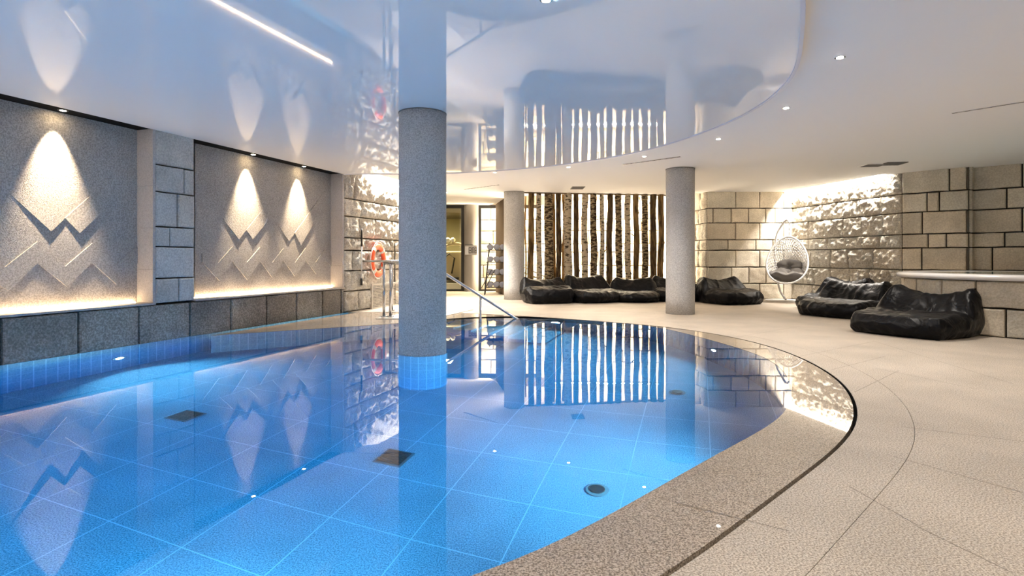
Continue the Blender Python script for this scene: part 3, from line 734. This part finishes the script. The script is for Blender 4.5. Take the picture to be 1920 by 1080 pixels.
# ---------------------------------------------------------------- bean bags
def bean_bag(c, yaw, w_, d_, hs, hb, seed, label, sag=.07):
    """local +x = back, -x = front of seat"""
    rnd = random.Random(seed); N_ = 34; NZ = 16; rnb = {1: .40, 5: .50, 6: .72, 7: .85, 8: .7, 4: .62}.get(seed, .5)
    bm = bmesh.new(); key = {}
    def vert(i, j, k):
        q = (i, j, k)
        if q in key: return key[q]
        x = 2*i/N_-1; y = 2*j/N_-1; t = 2*k/NZ-1
        cx_ = x*math.sqrt(max(0, 1-y*y/2-t*t/2+y*y*t*t/3)); cy_ = y*math.sqrt(max(0, 1-x*x/2-t*t/2+x*x*t*t/3)); ct = t*math.sqrt(max(0, 1-x*x/2-y*y/2+x*x*y*y/3))
        b = rnb; X = x*(1-b)+cx_*b*1.25; Yq = y*(1-b)+cy_*b*1.25; bt = .22 if t > 0 else .06; Tq = t*(1-bt)+ct*bt*1.1
        s = min(1, max(0, (x-.02)/.50)); s = s*s*(3-2*s)
        h = hs*(1-.22*max(0, -x-.35)) + (hb-hs)*s*(1-.12*max(0, x-.8)/.2) - sag*s*(1-y*y)*1.1 + .03*s*abs(y)**4 - .035*(1-s)*math.cos((x+.35)*2.2)*(1-y*y)
        t01 = max(0, (Tq+1)/2); z = t01*h
        lean = .10*(t01**1.5)*s; wf = 1-.10*s*t01**2
        crease = math.exp(-((x-.10+.12*noise.noise(Vector((y*2, seed, 0))))/.07)**2)*max(0, t)*.05
        v = bm.verts.new(((X*.5)*d_+lean, Yq*.5*w_*wf*(1+.02*noise.noise(Vector((x*2, t*2, seed)))), max(0, z-crease)))
        key[q] = v; return v
    rg = range
    for a in rg(N_):
        for b in rg(N_):
            bm.faces.new((vert(a, b, NZ), vert(a+1, b, NZ), vert(a+1, b+1, NZ), vert(a, b+1, NZ)))
            bm.faces.new((vert(a, b, 0), vert(a, b+1, 0), vert(a+1, b+1, 0), vert(a+1, b, 0)))
        for k in rg(NZ):
            bm.faces.new((vert(a, 0, k), vert(a+1, 0, k), vert(a+1, 0, k+1), vert(a, 0, k+1)))
            bm.faces.new((vert(a, N_, k), vert(a, N_, k+1), vert(a+1, N_, k+1), vert(a+1, N_, k)))
            bm.faces.new((vert(0, a, k), vert(0, a, k+1), vert(0, a+1, k+1), vert(0, a+1, k)))
            bm.faces.new((vert(N_, a, k), vert(N_, a+1, k), vert(N_, a+1, k+1), vert(N_, a, k+1)))
    bm.normal_update()
    so_ = Vector((seed*3.1, seed*1.7, 0)); disp = []
    for v in bm.verts:
        p = v.co; g = p+Vector((.25*noise.noise(p*2+so_), .25*noise.noise(p*2-so_), 0))
        r1 = 1-abs(noise.noise(Vector((g.x*2.2, g.y*5.5, g.z*3))+so_))*2; r2 = 1-abs(noise.noise(Vector((g.x*6, g.y*3, g.z*7))-so_))*2
        d = .022*max(0, r1)**3+.013*max(0, r2)**3+.018*noise.noise(p*3.2+so_)
        disp.append((v, d))
    for v, d in disp:
        q = v.co+v.normal*d
        if v.co.z < .02: q = Vector((q.x, q.y, max(0, v.co.z)))
        v.co = Vector((q.x, q.y, max(0, q.z)))
    t = thing('bean_bag', label, 'bean bag', (c[0], c[1], 0), yaw, 'black bean bag loungers around the pool')
    o = bm_obj('cover', bm, M['bag'], t, True)
    ss = o.modifiers.new('s', 'SUBSURF'); ss.levels = 1; ss.render_levels = 1
    bm = bmesh.new()   # carry handle on the back
    tube(bm, bez([(d_*.50, -.12, hb*.62), (d_*.50+.05, -.07, hb*.60), (d_*.50+.05, .07, hb*.60), (d_*.50, .12, hb*.62)], 4), .011, 6)
    bm_obj('carry_handle', bm, M['bag'], t, True)
    return t
def yaw_back(fx, fy): return math.atan2(-fy, -fx)          # local +x looks to the back
yb = yaw_back(-.87, -.49)
bean_bag((5.95, 8.22), yb, 1.22, 1.40, .34, .66, 1, 'big black bean bag in front of the raised stone hot tub', sag=.10)
bean_bag((6.40, 10.75), yb, 1.2, 1.35, .33, .66, 2, 'black bean bag directly behind the biggest one, seat pointing left')
bean_bag((7.06, 12.25), yaw_back(-.91, -.41), 1.05, 1.30, .30, .66, 3, 'black bean bag farthest back on the right, right of the hanging chair')
bean_bag((5.32, 13.72), yaw_back(.35, -.94), 1.2, 1.15, .36, .62, 4, 'black bean bag between the deck column and the hanging chair')
bean_bag((.86, 13.92), yaw_back(.25, -.97), 1.12, 1.05, .42, .61, 5, 'black bean bag at the left end of the row under the trunks')
bean_bag((2.02, 14.22), yaw_back(.38, -.92), 1.18, 1.15, .33, .66, 6, 'black bean bag second from the left under the trunks')
bean_bag((3.14, 14.36), yaw_back(-.12, -1), 1.08, 1.15, .28, .60, 7, 'black bean bag third from the left under the trunks, left of the deck column')
bean_bag((4.25, 14.55), yaw_back(.0, -1), 1.12, 1.05, .34, .62, 8, 'black bean bag partly hidden behind the deck column')

# ---------------------------------------------------------------- hanging egg chair
EX, EY = (1478-960)/F*14.1, 14.1
t = thing('hanging_chair', 'white egg shaped hanging chair on a pole in the stone corner', 'hanging chair', (EX, EY, 0), 0)
bm = bmesh.new(); tube(bm, [(.05, .38, 0), (.05, .38, .02)], .42, 40); bm_obj('base_plate', bm, M['egg'], t)
bm = bmesh.new(); tube(bm, bez([(.12, .36, .02), (0, .46, .3), (-.10, .50, 1.0), (-.08, .46, 1.65), (0, .28, 1.98), (.02, .10, 2.06), (.03, .02, 2.0)], 8), .027, 12); bm_obj('pole', bm, M['egg'], t, True)
bm = bmesh.new()
for k in range(6):
    b = [(.03+.012*math.cos(a)*(k % 2), .02+.012*math.cos(a)*((k+1) % 2), 1.99-.058*k-.035+.03*math.sin(a)) for a in [2*PI*i/8 for i in range(9)]]
    tube(bm, b, .005, 5, False)
bm_obj('chain', bm, M['steel'], t)
EC = Vector((0, 0, 1.0)); rot = Matrix.Rotation(math.radians(-33), 3, 'Z')
def rimp(a, r=1.0):
    x = .46*math.sin(a)*(1-.18*math.cos(a)); z = .58*math.cos(a)+.06
    y = -.24*(1-math.cos(a))**1.2+.03
    return x*r, y*r if r < 1 else y, z*r
def shell(a, r):
    x, y, z = rimp(a); bulge = .46*math.sqrt(max(0, 1-r*r))
    p = Vector((x*r, (y*r)+bulge, z*r-.10*(1-r)-.12*math.sqrt(max(0, 1-r*r))*1.0)); return rot @ p+EC
bm = bmesh.new(); pts = [shell(2*PI*k/56, 1) for k in range(57)]; tube(bm, pts, .022, 10, False); bm_obj('hoop', bm, M['egg'], t, True)
bm = bmesh.new()
RR = [math.sin(PI/2*(i+1)/13) for i in range(13)]
for r in RR[:-1]: tube(bm, [shell(2*PI*k/40, r) for k in range(41)], .0075, 4, False)
for k in range(40): 
    tube(bm, [shell(2*PI*(k+.0)/40+(.08*i), r) for i, r in enumerate(RR)], .0075, 4, False)
    tube(bm, [shell(2*PI*(k+.0)/40-(.08*i), r) for i, r in enumerate(RR)], .0075, 4, False)
bm_obj('woven_shell', bm, M['egg'], t, True)
# tufted cushion, rests in the shell
bm = bmesh.new(); nU, nV = 48, 24; G = []
for j in range(nV+1):
    row = []
    for i in range(nU):
        a = 2*PI*i/nU; b = PI*j/nV; x = .42*math.sin(b)*math.cos(a); y = .38*math.sin(b)*math.sin(a); z = .12*math.cos(b)
        if z > 0:
            for (tx_, ty_) in ((-.2, 0), (.2, 0), (0, -.16), (0, .16), (0, 0)):
                z -= .07*math.exp(-((x-tx_)**2+(y-ty_)**2)/.004)
            z += .03*math.cos(a*6)*math.sin(b)
        bowl = .55*(x*x+y*y)+(.40*max(0, y)**1.2)
        row.append(bm.verts.new(rot @ Vector((x, y-.12, z+bowl-.38))+EC))
    G.append(row)
for j in range(nV):
    for i in range(nU):
        bm.faces.new((G[j][i], G[j][(i+1) % nU], G[j+1][(i+1) % nU], G[j+1][i]))
bmesh.ops.remove_doubles(bm, verts=bm.verts, dist=.0005)
cu = bm_obj('seat_cushion', bm, M['cushion'], None, True); tag(cu, 'tufted grey cushion lying in the white hanging egg chair', 'cushion'); cu.location = (EX, EY, 0)
bm = bmesh.new(); G = []
for j in range(nV+1):
    row = []
    for i in range(nU):
        a = 2*PI*i/nU; b = PI*j/nV; x = .33*math.sin(b)*math.cos(a); z = .20*math.sin(b)*math.sin(a); y = -.09*math.cos(b)
        if y < 0: y += .05*math.exp(-(x*x+z*z)/.005)-.02*math.cos(a*5)*math.sin(b)
        row.append(bm.verts.new(rot @ Vector((x, y+.26-.1*x*x, z-.12))+EC))
    G.append(row)
for j in range(nV):
    for i in range(nU): bm.faces.new((G[j][i], G[j][(i+1) % nU], G[j+1][(i+1) % nU], G[j+1][i]))
bmesh.ops.remove_doubles(bm, verts=bm.verts, dist=.0005)
cb = bm_obj('back_cushion', bm, M['cushion'], cu, True)

# ---------------------------------------------------------------- raised hot tub
TC = Vector((8.2, 8.73)); TR = 1.75
t = thing('hot_tub', 'raised round hot tub clad in sandstone blocks with a pale rim', 'hot tub', (0, 0, 0))
a0 = math.radians(100)
def tubpath(s):
    a = a0+s/TR; n_ = Vector((math.cos(a), math.sin(a))); return TC+n_*(TR-.05), n_
cl = block_wall('stone_cladding', tubpath, 2*PI*TR, [.40, .385], 0, M['plinth_t'] if 'plinth_t' in M else M['sand'], rough=.02, depth=.05, gap=.022, seed=41, res=.05, thick=.25, lens=(.42, .6))
cl.parent = t
vs = []; fs = []; n_ = 96; prof = [(TR+.05, .785), (TR+.07, .80), (TR+.07, .835), (TR+.05, .86), (TR-.05, .868), (TR-.30, .868), (TR-.33, .85), (TR-.35, .45), (TR-.6, .42), (.05, .40)]
for k in range(n_):
    a = 2*PI*k/n_
    for r, z in prof: vs.append((TC.x+r*math.cos(a), TC.y+r*math.sin(a), z))
np_ = len(prof)
for k in range(n_):
    for j in range(np_-1): fs.append((k*np_+j, ((k+1) % n_)*np_+j, ((k+1) % n_)*np_+j+1, k*np_+j+1))
mesh_obj('rim_and_basin', vs, fs, M['tubrim'], t, True)
vs = [(TC.x+(TR-.33)*math.cos(2*PI*k/64), TC.y+(TR-.33)*math.sin(2*PI*k/64), .862) for k in range(64)]
tw = mesh_obj('tub_water', vs, [tuple(range(64))], plain('tub water', (.25, .36, .36), .02, spec=.8), t)

# ---------------------------------------------------------------- rails
t = thing('pool_handrail', 'stainless steel handrail running from the entry slab down into the pool', 'handrail', (0, 0, 0))
YR = 10.22
def at(u, v, Y): return ((u-960)/F*Y, Y, H-(v-V0)*Y/F)
A = at(718, 493.5, 10.35); B = at(806, 494, 10.25); C = at(833, 512, YR); D = at(987, 609, YR)
bm = bmesh.new(); tube(bm, [A, at(800, 493.5, 10.27), at(812, 498, 10.25), C, D, (D[0]+.03, D[1], D[2]-.05)], .024, 14); bm_obj('top_rail', bm, M['steel'], t, True)
for (u, v, Y, zb) in ((720, 495, 10.35, .012), (732, 495, 10.33, .012), (901, 556, YR, -.85)):
    x, y, z = at(u, v, Y)
    bm = bmesh.new(); tube(bm, [(x, y, zb), (x, y, z)], .026 if u < 800 else .022, 14); po = bm_obj('post', bm, M['steel'], t, True)
    bm = bmesh.new(); tube(bm, [(x, y, zb), (x, y, zb+.02)], .06, 20); bm_obj('flange', bm, M['steel'], po, True)
t = thing('guard_rail', 'stainless guard rail standing before the stone wall and life ring', 'railing', (0, 0, 0))
A = at(661, 489.5, 11.9); Bq = at(790, 489.5, 11.6)
bm = bmesh.new(); tube(bm, [A, Bq], .024, 12); bm_obj('top_rail', bm, M['steel'], t, True)
for u, Y in ((671, 11.88), (735, 11.72), (785, 11.62)):
    x, y, z = at(u, 489.5, Y); bm = bmesh.new(); tube(bm, [(x, y, 0), (x, y, z)], .018 if u < 700 else .026, 12); po = bm_obj('post', bm, M['steel'], t, True)
    bm = bmesh.new(); tube(bm, [(x, y, 0), (x, y, .02)], .055, 18); bm_obj('flange', bm, M['steel'], po, True)

# ---------------------------------------------------------------- life ring and pole on the wall
m_, z_ = on_wall(706, 488, WN+.08)
t = thing('life_ring', 'orange life ring with pale bands hanging on the left stone wall', 'life ring', W(WN+.12, m_, z_), -TH+.14)
bm = bmesh.new(); n1, n2 = 64, 14; G = []
for i in range(n1):
    a = 2*PI*i/n1; G.append([bm.verts.new(((.042*math.cos(2*PI*j/n2)), (.30+.068*math.sin(2*PI*j/n2))*math.cos(a), (.30+.068*math.sin(2*PI*j/n2))*math.sin(a))) for j in range(n2)])
for i in range(n1):
    for j in range(n2): bm.faces.new((G[i][j], G[(i+1) % n1][j], G[(i+1) % n1][(j+1) % n2], G[i][(j+1) % n2]))
bm_obj('ring_body', bm, M['orange'], t, True)
for q in range(4):
    bm = bmesh.new(); G = []; c = PI/4+q*PI/2
    for i in range(7):
        a = c-.13+.26*i/6; G.append([bm.verts.new(((.046*math.cos(2*PI*j/n2)), (.30+.072*math.sin(2*PI*j/n2))*math.cos(a), (.30+.072*math.sin(2*PI*j/n2))*math.sin(a))) for j in range(n2)])
    for i in range(6):
        for j in range(n2): bm.faces.new((G[i][j], G[i+1][j], G[i+1][(j+1) % n2], G[i][(j+1) % n2]))
    bm_obj('band', bm, M['band'], t, True)
pts = []
for i in range(65):
    a = PI/4+2*PI*i/64; k = abs(math.sin(2*(a-PI/4))); rr = .372+.03*k; pts.append((.01, rr*math.cos(a), rr*math.sin(a)))
bm = bmesh.new(); tube(bm, pts, .009, 6, False); bm_obj('grab_rope', bm, M['rope'], t, True)
bm = bmesh.new(); tube(bm, [(-.08, 0, .40), (.0, 0, .42), (.01, 0, .36)], .014, 8); bm_obj('wall_hook', bm, M['rope'], t, True)
m_, _ = on_wall(678, 480, WN+.07); zt = on_wall(678, 428, WN+.07)[1]; zb = on_wall(678, 535, WN+.07)[1]; z1_ = on_wall(678, 462, WN+.07)[1]; z2_ = on_wall(678, 522, WN+.07)[1]
t = thing('rescue_pole', 'upright rescue pole with black ends on the stone wall left of the life ring', 'pole', W(WN+.07, m_, zb), -TH)
bm = bmesh.new(); tube(bm, [(0, 0, z2_-zb), (0, 0, z1_-zb)], .012, 10); bm_obj('shaft', bm, M['white'], t, True)
bm = bmesh.new(); tube(bm, [(0, 0, 0), (0, 0, z2_-zb)], .024, 10); bm_obj('grip', bm, M['dark_metal'], t, True)
bm = bmesh.new(); tube(bm, [(0, 0, z1_-zb), (0, 0, (zt-zb)*.93), (0, 0, zt-zb)], [.02, .02, .006], 10); bm_obj('black_tip', bm, M['dark_metal'], t, True)
m_ = on_wall(741, 500, WN+.06)[0]
bm = bmesh.new(); tube(bm, [W(WN+.05, m_, 0), W(WN+.05, m_, 1.45)], .014, 8); tag(bm_obj('wall_pipe', bm, M['dark_metal']), 'thin dark vertical pipe on the stone wall right of the life ring', 'pipe')
# louvred grille low on the wall
g0, g1 = on_wall(696, 550, WN+.05)[0], on_wall(762, 550, WN+.05)[0]
t = thing('wall_grille', 'pale louvred grille low on the stone wall below the life ring', 'grille', W(WN+.02, g0, 0), -TH)
L_ = g1-g0
bm = bmesh.new(); box(bm, 0, .05, 0, L_, .50, .54); box(bm, 0, .05, 0, L_, 0, .03); box(bm, 0, .05, 0, .04, .03, .5); box(bm, 0, .05, L_-.04, L_, .03, .5); bm_obj('frame', bm, M['offwhite'], t)
bm = bmesh.new()
for k in range(14): box(bm, .01, .04, .04, L_-.04, .045+.033*k, .063+.033*k)
bm_obj('louvres', bm, M['offwhite'], t)
bm = bmesh.new(); box(bm, .0, .008, .04, L_-.04, .03, .5); bm_obj('backing', bm, M['grey'], t)

# ---------------------------------------------------------------- lights
def lamp(name, kind, loc, energy, color, rot=(0, 0, 0), **kw):
    d = bpy.data.lights.new(name, kind); d.energy = energy; d.color = color
    for k, v in kw.items(): setattr(d, k, v)
    o = bpy.data.objects.new(name, d); col.objects.link(o); o.location = loc; o.rotation_euler = rot; return o
def aim(o, d): o.rotation_euler = Vector(d).to_track_quat('-Z', 'Y').to_euler()
WARM = (1, .78, .52); NEUT = (1, .92, .83)
# spots in the black recess over the panels
spotlab = ['recessed warm spotlight over the near zigzag panel', 'recessed warm spotlight over the far zigzag panel, left of its pair', 'recessed warm spotlight over the far zigzag panel, right of its pair']
k_ = 0
for u, e in ((118, 330), (475, 280), (570, 280), (None, 280)):
    m_ = on_wall(u, 250, PN+.15)[0] if u else 1.2
    p = W(PN+.15, m_, 2.80)
    if u:
        t = thing('wall_spotlight', spotlab[k_], 'spotlight', p, 0, 'spotlights over the zigzag panels'); k_ += 1
        bm = bmesh.new(); tube(bm, [(0, 0, -.006), (0, 0, .0)], .05, 24); bm_obj('housing', bm, M['dark_metal'], t)
        bm = bmesh.new(); tube(bm, [(0, 0, -.0075), (0, 0, -.006)], .03, 20); bm_obj('lens', bm, M['wlamp'], t)
    o = lamp('spot lamp', 'SPOT', (p[0], p[1], 2.785), e, WARM, spot_size=math.radians(50), spot_blend=1, shadow_soft_size=.02)
    aim(o, (-CW*.17, SW*.17, -1))
# cove lights
def strip_light(A, B, z, energy, color, w_=.06, tilt=None, down=True):
    A = Vector(A); B = Vector(B); c = (A+B)/2; ln = (B-A).length; t_ = (B-A).normalized()
    o = lamp('cove lamp', 'AREA', (c.x, c.y, z), energy, color, shape='RECTANGLE', size=ln, size_y=w_)
    zax = Vector((0, 0, 1)) if down else Vector((0, 0, -1))
    if tilt: zax = (zax+Vector((tilt[0], tilt[1], 0))).normalized()
    x = Vector((t_.x, t_.y, 0)); x = (x-zax*x.dot(zax)).normalized(); y = zax.cross(x)
    o.rotation_euler = Matrix((x, y, zax)).transposed().to_euler(); return o
strip_light(tuple(Vector(B1)+nC*.17+tC*.05), tuple(Vector(C1)+nC*.17-tC*.3), 3.05, 110, NEUT)
strip_light(W(WN+.14, mB+.9), W(WN+.14, mC-.4), 3.05, 190, NEUT)
strip_light((-.9, 18.95), (5.0, 18.7), 3.1, 520, (1, .86, .66))
strip_light((-.4, 18.6), (4.9, 18.3), .08, 300, (1, .84, .62), down=False)
o = lamp('corner spot', 'SPOT', (7.15, 14.6, ZM-.02), 60, NEUT, spot_size=math.radians(60), spot_blend=.4, shadow_soft_size=.04); aim(o, (.05, .28, -1))
lamp('gym lamp', 'AREA', (-2.6, 20.6, 2.7), 130, (1, .85, .55), size=.8)

# downlights in the matte ceiling
dl = [((1575, 107), 'nearest ceiling downlight, brightest in the row along the ceiling curve'), ((1474, 202), 'second nearest ceiling downlight along the ceiling curve'), ((1347, 260), 'third ceiling downlight along the curve, above right of the deck column'),
      ((1208, 293), 'fourth ceiling downlight along the curve, beside the long slot diffuser'), ((1066, 313), 'fifth ceiling downlight along the curve, above the tree trunks'), ((928, 323), 'farthest ceiling downlight in the row along the ceiling curve')]
pos_l = []
dproto = None
for (u, v), lab in dl:
    Y = F*(ZM-H)/(V0-v); x = (u-960)*Y/F; pos_l.append((x, Y))
    if dproto is None:
        t = dproto = thing('ceiling_downlight', lab, 'downlight', (x, Y, ZM), 0, 'downlights along the ceiling curve')
        bm = bmesh.new(); tube(bm, [(0, 0, -.006), (0, 0, 0)], .042, 28); bm_obj('trim_ring', bm, M['chrome'], t)
        bm = bmesh.new(); tube(bm, [(0, 0, -.009), (0, 0, -.006)], .028, 24); bm_obj('lens', bm, M['lamp'], t)
    else:
        t = copy_tree(dproto); t.location = (x, Y, ZM)
    t['label'] = lab
x_, y_ = P(1024, -1, ZG); t = copy_tree(dproto); t.location = (x_, y_, ZG); t['label'] = 'single small downlight on the glossy ceiling at the top edge of the photo'
fill_l = [(1.9, 1.6), (.9, .2), (-1.2, -.9), (5.2, 2.0), (5.6, 5.2), (6.0, 8.2), (4.6, 12.6), (8.2, 4.0), (1.6, 13.0), (-.8, 13.2), (-1.8, 16.0), (2.5, -1.5), (-3.0, -2.0), (-5.2, -2.4), (-.6, -2.8), (-3.6, -3.4), (-6.2, -3.4)]  # added fill lamps without fixtures, brighten the deck and left side
for x, y in fill_l:
    if (x, y) in ((5.2, 2.0), (5.6, 5.2), (6.0, 8.2), (4.6, 12.6)): continue
for i, (x, y) in enumerate(pos_l+fill_l):
    lamp('downlight and fill lamp', 'SPOT', (x, y, ZM-.03), (76 if i < 6 else 32 if y > 12 else 190 if i >= 18 else 74), NEUT, spot_size=math.radians(130), spot_blend=1, shadow_soft_size=.06)
# underwater lamps
def under_light(p, d, e, label=None):
    p = Vector(p); d = Vector(d).normalized()
    if label:
        t = thing('underwater_light', label, 'pool light', (p.x+d.x*.004, p.y+d.y*.004, p.z), math.atan2(d.y, d.x), 'round lights in the pool walls')
        bm = bmesh.new(); tube(bm, [(0, 0, 0), (.014, 0, 0)], .09, 28); bm_obj('bezel', bm, M['steel'], t)
        bm = bmesh.new(); tube(bm, [(.014, 0, 0), (.018, 0, 0)], .05, 24); bm_obj('lens', bm, M['poollamp'], t)
    o = lamp('pool lamp', 'AREA', p+d*.03, e, (.92, .97, 1), shape='DISK', size=.16); aim(o, d+Vector((0, 0, -.28))); o.data.spread = math.radians(125)
def inner_at(px, py):
    i = min(range(len(inner)), key=lambda k: (inner[k]-Vector((px, py))).length); p = inner[i]
    t_ = (inner[min(i+1, NN-1)]-inner[max(i-1, 0)]).normalized(); n_ = Vector((-t_.y, t_.x))
    if n_.dot(Vector((-1.5, 5.2))-p) < 0: n_ = -n_
    return p+n_*.045, n_
EP = 33
mL = on_wall(222, 650, WN)[0]
for m_, lab in ((mL, 'glowing round pool light in the tiled left pool wall'), (.4, None)):  # second lamp is out of view, added to even out the pool light
    under_light((*W(WN+.0, m_), -.82), (CW, -SW, 0), EP, lab)
for (x, y), lab, e in (((.75, 10.3), 'glowing round pool light in the far pool wall beside the steps', EP), ((2.75, 7.3), 'glowing round pool light in the right pool wall', EP), ((1.75, 3.3), None, EP), ((-.9, 1.5), None, EP), ((-3.6, .6), None, EP)):  # last two are out of view, added for even pool brightness
    p, n_ = inner_at(x, y); under_light((p.x, p.y, -.62), (n_.x, n_.y, 0), e, lab)
lamp('tub lamp', 'AREA', (TC.x, TC.y, 1.0), 0.01, NEUT, size=.1)

# ---------------------------------------------------------------- ceiling diffusers and vents
def slot_vent(u0, v0, u1, v1, w_, label, z=None):
    z = ZM if z is None else z
    a = Vector(P(u0, v0, z)); b = Vector(P(u1, v1, z)); ang = math.atan2(b.y-a.y, b.x-a.x); L_ = (b-a).length
    t = thing('slot_diffuser', label, 'air vent', (a.x, a.y, z), ang, 'slot diffusers in the matte ceiling')
    bm = bmesh.new(); box(bm, 0, L_, -w_/2-.015, -w_/2, -.006, 0); box(bm, 0, L_, w_/2, w_/2+.015, -.006, 0); bm_obj('frame', bm, M['white'], t)
    bm = bmesh.new(); box(bm, 0, L_, -w_/2, w_/2, -.002, 0); bm_obj('dark_slot', bm, M['grey'], t)
    bm = bmesh.new()
    k = 0
    box(bm, 0, L_, -.003, .003, -.0055, -.002)
    while k*.12 < L_-.06: box(bm, k*.12, k*.12+.05, -w_/2, w_/2, -.005, -.002); k += 1
    bm_obj('blades', bm, M['dark_metal'], t)
slot_vent(1785, 212, 1935, 188, .035, 'long dark slot diffuser in the ceiling at the far right')
slot_vent(1169, 308, 1275, 293.5, .06, 'long slot diffuser in the ceiling left of the deck column')
slot_vent(870, 355, 935, 346.5, .05, 'slot diffuser in the ceiling above the glass at the back')
def sq_vent(u, v, w_, d_, ang, label, mat):
    x, y = P(u, v, ZM); t = thing('ceiling_vent', label, 'air vent', (x, y, ZM), ang, 'square vents in the ceiling')
    bm = bmesh.new(); box(bm, -w_/2, w_/2, -d_/2, d_/2, -.012, 0); bm_obj('frame', bm, M[mat], t)
    bm = bmesh.new()
    for k in range(7): box(bm, -w_/2+.02, w_/2-.02, -d_/2+.02+k*(d_-.05)/7, -d_/2+.035+k*(d_-.05)/7, -.02, -.012)
    bm_obj('blades', bm, M['grey'], t)
sq_vent(1674, 306.5, .36, .34, -.1, 'grey square ceiling vent above the bright rock wall', 'grey')
sq_vent(1636, 309.5, .36, .34, -.1, 'white square ceiling panel left of the grey vent', 'white')
sq_vent(1083, 352, .32, .5, 0, 'small dark ceiling vent above the tree trunks', 'grey')

# ---------------------------------------------------------------- camera, world, render settings
cam = bpy.data.cameras.new('camera'); co = bpy.data.objects.new('camera', cam); col.objects.link(co)
co.location = (0, 0, H); co.rotation_euler = (PI/2, 0, 0)
cam.sensor_width = 36; cam.lens = F/1920*36; cam.shift_x = 0; cam.shift_y = -(540-V0)/1920
cam.clip_start = .05; cam.clip_end = 200
sc = bpy.context.scene; sc.camera = co
w = bpy.data.worlds.new('world'); sc.world = w; w.use_nodes = True
w.node_tree.nodes['Background'].inputs['Color'].default_value = (.5, .5, .55, 1); w.node_tree.nodes['Background'].inputs['Strength'].default_value = .0
vs_ = sc.view_settings; sc.display_settings.display_device = 'sRGB'
vs_.view_transform = 'Standard'; vs_.look = 'None'; vs_.gamma = 1; vs_.use_curve_mapping = False; vs_.exposure = 1.45
cy = sc.cycles; cy.use_denoising = True
try: cy.denoiser = 'OPENIMAGEDENOISE'
except Exception: pass
cy.max_bounces = 14; cy.diffuse_bounces = 6; cy.glossy_bounces = 6; cy.transmission_bounces = 8; cy.transparent_max_bounces = 12; cy.volume_bounces = 0
cy.sample_clamp_indirect = 4; cy.sample_clamp_direct = 0; cy.caustics_reflective = True; cy.caustics_refractive = True; cy.blur_glossy = .3
cy.use_adaptive_sampling = True; cy.adaptive_threshold = .01
